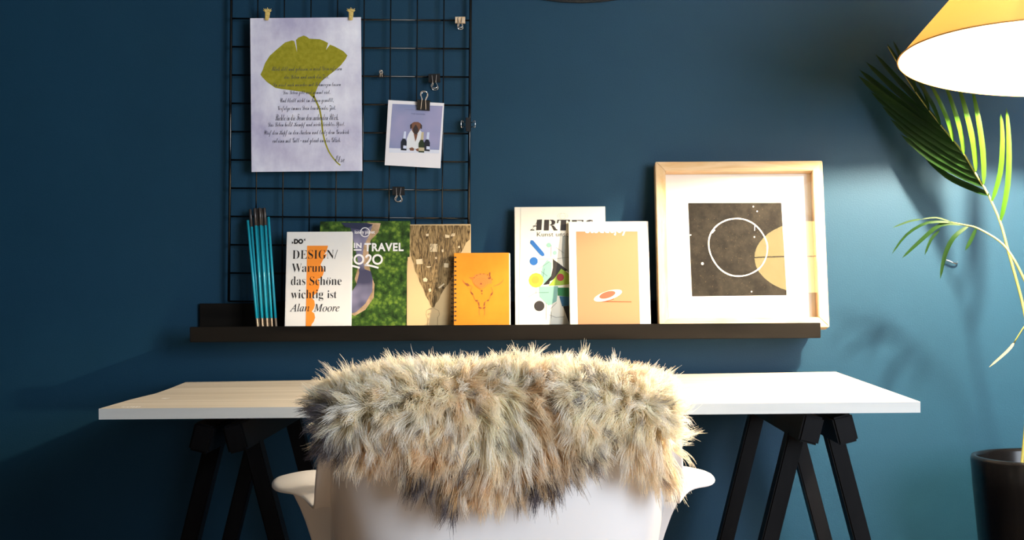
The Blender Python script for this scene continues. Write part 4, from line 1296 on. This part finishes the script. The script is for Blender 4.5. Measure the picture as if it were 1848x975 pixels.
# ------------------------------------------------------------------ palm in a black planter
def build_palm():
    pc = at(1884, 838, -0.25)
    R = 0.122
    zr = 0.622
    t = tag(empty('potted_palm', (pc.x, -0.25, 0)), 'green palm in a tall glossy black planter below the lamp', 'plant')
    o = Vector(t.location)
    bm = bmesh.new()
    lathe(bm, [(0.0, 0.001), (R - 0.055, 0.001), (R - 0.052, 0.006), (R - 0.012, zr - 0.15), (R - 0.003, zr - 0.05), (R, zr - 0.006), (R - 0.002, zr), (R - 0.009, zr), (R - 0.011, zr - 0.006), (R - 0.012, zr - 0.05), (R - 0.02, zr - 0.06), (0.0, zr - 0.06)], 64)
    obj('planter', bm, mat('black_glaze', (0.003, 0.003, 0.0035), 0.22, 0.25), t, True)
    bm = bmesh.new()
    lathe(bm, [(0.0, zr - 0.030), (R * 0.5, zr - 0.032), (R - 0.0125, zr - 0.036)], 40)
    obj('soil', bm, noisy(mat('soil', (0.05, 0.035, 0.025), 0.9), (0.03, 0.022, 0.016), (0.09, 0.065, 0.045), (90, 90, 90), 4, bump=0.8, bump_scale=120), t)

    def leaf_mat(name, c0, c1):
        m = noisy(mat(name, c0, 0.42, 0.4), c0, c1, (12, 12, 12), 3)
        N, L, b = nodes(m)
        tr = N.new('ShaderNodeBsdfTranslucent'); tr.inputs[0].default_value = (c1[0] * 1.3, c1[1] * 1.25, c1[2] * 0.6, 1)
        mx = N.new('ShaderNodeMixShader'); mx.inputs[0].default_value = 0.35
        L.new(b.outputs[0], mx.inputs[1]); L.new(tr.outputs[0], mx.inputs[2]); L.new(mx.outputs[0], N['Material Output'].inputs['Surface'])
        return m
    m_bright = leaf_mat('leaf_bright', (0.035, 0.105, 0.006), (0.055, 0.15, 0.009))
    m_shade_green = leaf_mat('leaf_shade_green', (0.006, 0.027, 0.004), (0.011, 0.042, 0.006))  # shade on the left leaflets is darkened into this leaf colour
    m_stem = noisy(mat('palm_stem', (0.45, 0.45, 0.10), 0.5), (0.15, 0.17, 0.035), (0.22, 0.21, 0.06), (40, 40, 10), 3)
    m_dry = mat('dry_leaf', (0.50, 0.38, 0.18), 0.7)

    def pts3(pp):
        """(px, py, y) triples to points relative to the plant's base"""
        return [at(*p) - o for p in pp]

    def blade(parent, pp, w, m, roll=0.0, name='leaflet', sub=3):
        P = smooth_path(pts3(pp), sub)
        n = len(P)
        bm = bmesh.new()
        rows = []
        for i, p in enumerate(P):
            u = i / (n - 1)
            tg = (P[min(i + 1, n - 1)] - P[max(i - 1, 0)]).normalized()
            sd = tg.cross(Vector((0, 1, 0)))
            sd = sd.normalized() if sd.length > 1e-5 else Vector((1, 0, 0))
            sd = Matrix.Rotation(roll, 3, tg) @ sd
            nn = tg.cross(sd)
            ww = w * (0.25 + 1.35 * u ** 0.5) * (1 - u) ** 0.55 * 0.85 + 0.0003
            rows.append((bm.verts.new(p + sd * ww / 2 + nn * ww * 0.14), bm.verts.new(p), bm.verts.new(p - sd * ww / 2 + nn * ww * 0.14)))
        for a, b in zip(rows, rows[1:]):
            bm.faces.new((a[0], a[1], b[1], b[0])); bm.faces.new((a[1], a[2], b[2], b[1]))
        return obj(name, bm, m, parent, True)

    def rachis(name, pp, r0, r1, m):
        P = smooth_path(pts3(pp), 4)
        bm = bmesh.new()
        n = len(P)
        tube(bm, P, [r0 + (r1 - r0) * i / (n - 1) for i in range(n)], 8)
        return obj(name, bm, m, t, True)

    base = (1842, 868, -0.25)
    f1 = rachis('frond', [base, (1852, 760, -0.24), (1860, 650, -0.225), (1848, 560, -0.21), (1820, 455, -0.20), (1805, 401, -0.19), (1782, 349, -0.18), (1758, 309, -0.17), (1737, 274, -0.16), (1702, 231, -0.15), (1669, 189, -0.14), (1636, 141, -0.13), (1602, 84, -0.12)], 0.0034, 0.0008, m_stem)
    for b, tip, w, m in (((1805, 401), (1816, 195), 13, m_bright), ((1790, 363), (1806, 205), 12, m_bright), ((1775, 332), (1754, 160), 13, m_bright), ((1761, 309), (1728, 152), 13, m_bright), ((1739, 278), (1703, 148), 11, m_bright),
                         ((1720, 255), (1675, 145), 10, m_bright), ((1697, 226), (1645, 130), 9, m_shade_green), ((1676, 200), (1640, 104), 8, m_shade_green), ((1652, 166), (1622, 90), 7, m_shade_green)):
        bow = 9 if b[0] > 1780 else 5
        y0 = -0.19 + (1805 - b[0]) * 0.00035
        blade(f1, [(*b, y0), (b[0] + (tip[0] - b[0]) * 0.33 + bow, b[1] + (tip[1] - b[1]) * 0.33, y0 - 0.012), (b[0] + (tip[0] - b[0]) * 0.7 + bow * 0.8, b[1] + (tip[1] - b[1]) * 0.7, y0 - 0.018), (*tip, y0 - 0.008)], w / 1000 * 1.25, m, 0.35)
    k = 0
    for b, tip, w in (((1785, 352), (1668, 283), 11), ((1776, 336), (1626, 243), 13), ((1768, 322), (1607, 215), 15), ((1758, 308), (1592, 192), 15), ((1748, 293), (1572, 166), 15), ((1736, 274), (1549, 137), 16), ((1722, 257), (1551, 126), 14),
                      ((1708, 239), (1563, 112), 12), ((1692, 219), (1580, 98), 10), ((1676, 198), (1601, 79), 8), ((1660, 177), (1612, 74), 7)):
        y0 = -0.185 + 0.006 * k
        sag = 10 - k
        blade(f1, [(*b, y0), (b[0] + (tip[0] - b[0]) * 0.3, b[1] + (tip[1] - b[1]) * 0.3 + sag * 0.6, y0 + 0.045), (b[0] + (tip[0] - b[0]) * 0.65, b[1] + (tip[1] - b[1]) * 0.65 + sag, min(y0 + 0.085, -0.035)), (*tip, min(y0 + 0.115, -0.022))], w / 1000 * 1.45, m_shade_green, -0.3)
        k += 1
    f2 = rachis('frond', [(1850, 872, -0.26), (1872, 760, -0.262), (1884, 640, -0.262), (1866, 545, -0.255), (1848, 504, -0.25), (1826, 462, -0.24), (1803, 435, -0.225), (1764, 412, -0.21), (1740, 406, -0.20), (1716, 401, -0.19)], 0.0036, 0.0011, m_stem)
    for pp, w in (([(1741, 406, -.20), (1698, 406, -.185), (1659, 437, -.17), (1628, 466, -.16)], 10), ([(1722, 402, -.192), (1675, 402, -.18), (1636, 424, -.165), (1610, 458, -.155)], 7), ([(1748, 408, -.203), (1721, 429, -.20), (1705, 462, -.19), (1697, 503, -.185)], 11),
                  ([(1762, 412, -.21), (1752, 434, -.205), (1742, 452, -.20)], 9), ([(1696, 415, -.18), (1680, 433, -.175), (1669, 460, -.17)], 7), ([(1662, 396, -.175), (1640, 400, -.17), (1611, 411, -.165)], 5), ([(1716, 401, -.19), (1690, 393, -.18), (1662, 396, -.175)], 4)):
        blade(f2, pp, w / 1000, m_shade_green, 0.4)
    f3 = rachis('dry_stalk', [(1856, 872, -0.29), (1884, 720, -0.30), (1880, 620, -0.30), (1866, 575, -0.30), (1850, 588, -0.30), (1830, 619, -0.295)], 0.002, 0.0012, m_stem)
    blade(f3, [(1830, 619, -.295), (1818, 634, -.293), (1785, 663, -.285)], 0.006, m_dry, 0.3)['label'] = 'dry straw-coloured tip'
    rachis('cut_stub', [(1822, 862, -0.27), (1818, 848, -0.271), (1811, 833, -0.272)], 0.0022, 0.0014, m_dry)
build_palm()

# ------------------------------------------------------------------ small hook and the dark round object on the wall
def build_hook():
    c = at(1717, 472, -0.006)
    t = tag(empty('wall_hook', (c.x, -0.0002, c.z)), 'small shiny metal hook on the wall behind the palm leaves', 'hook')
    bm = bmesh.new()
    tube(bm, smooth_path([(0.012, 0.0, 0.000), (0.011, -0.006, -0.004), (0.004, -0.009, -0.003), (-0.004, -0.010, 0.0005), (-0.011, -0.010, 0.003)], 4), 0.0016, 8)
    obj('hook_wire', bm, M_CHROME, t, True)
build_hook()

def build_round():
    R = 0.42
    z = at(1050, 6, 0.0).z + R
    t = tag(empty('round_wall_plate', (at(1050, 6, 0.0).x, -0.0006, z), (math.radians(90), 0, 0)), 'dark round object on the wall, only its lowest edge showing above the shelf', 'wall decoration')
    bm = bmesh.new()
    lathe(bm, [(0.0, 0.0), (R, 0.0), (R, 0.006), (R - 0.008, 0.012), (R - 0.03, 0.012), (R - 0.045, 0.007), (0.0, 0.006)], 72)
    bmesh.ops.recalc_face_normals(bm, faces=bm.faces[:])
    obj('plate', bm, mat('dark_plate', (0.006, 0.012, 0.018), 0.6, 0.3), t)
build_round()
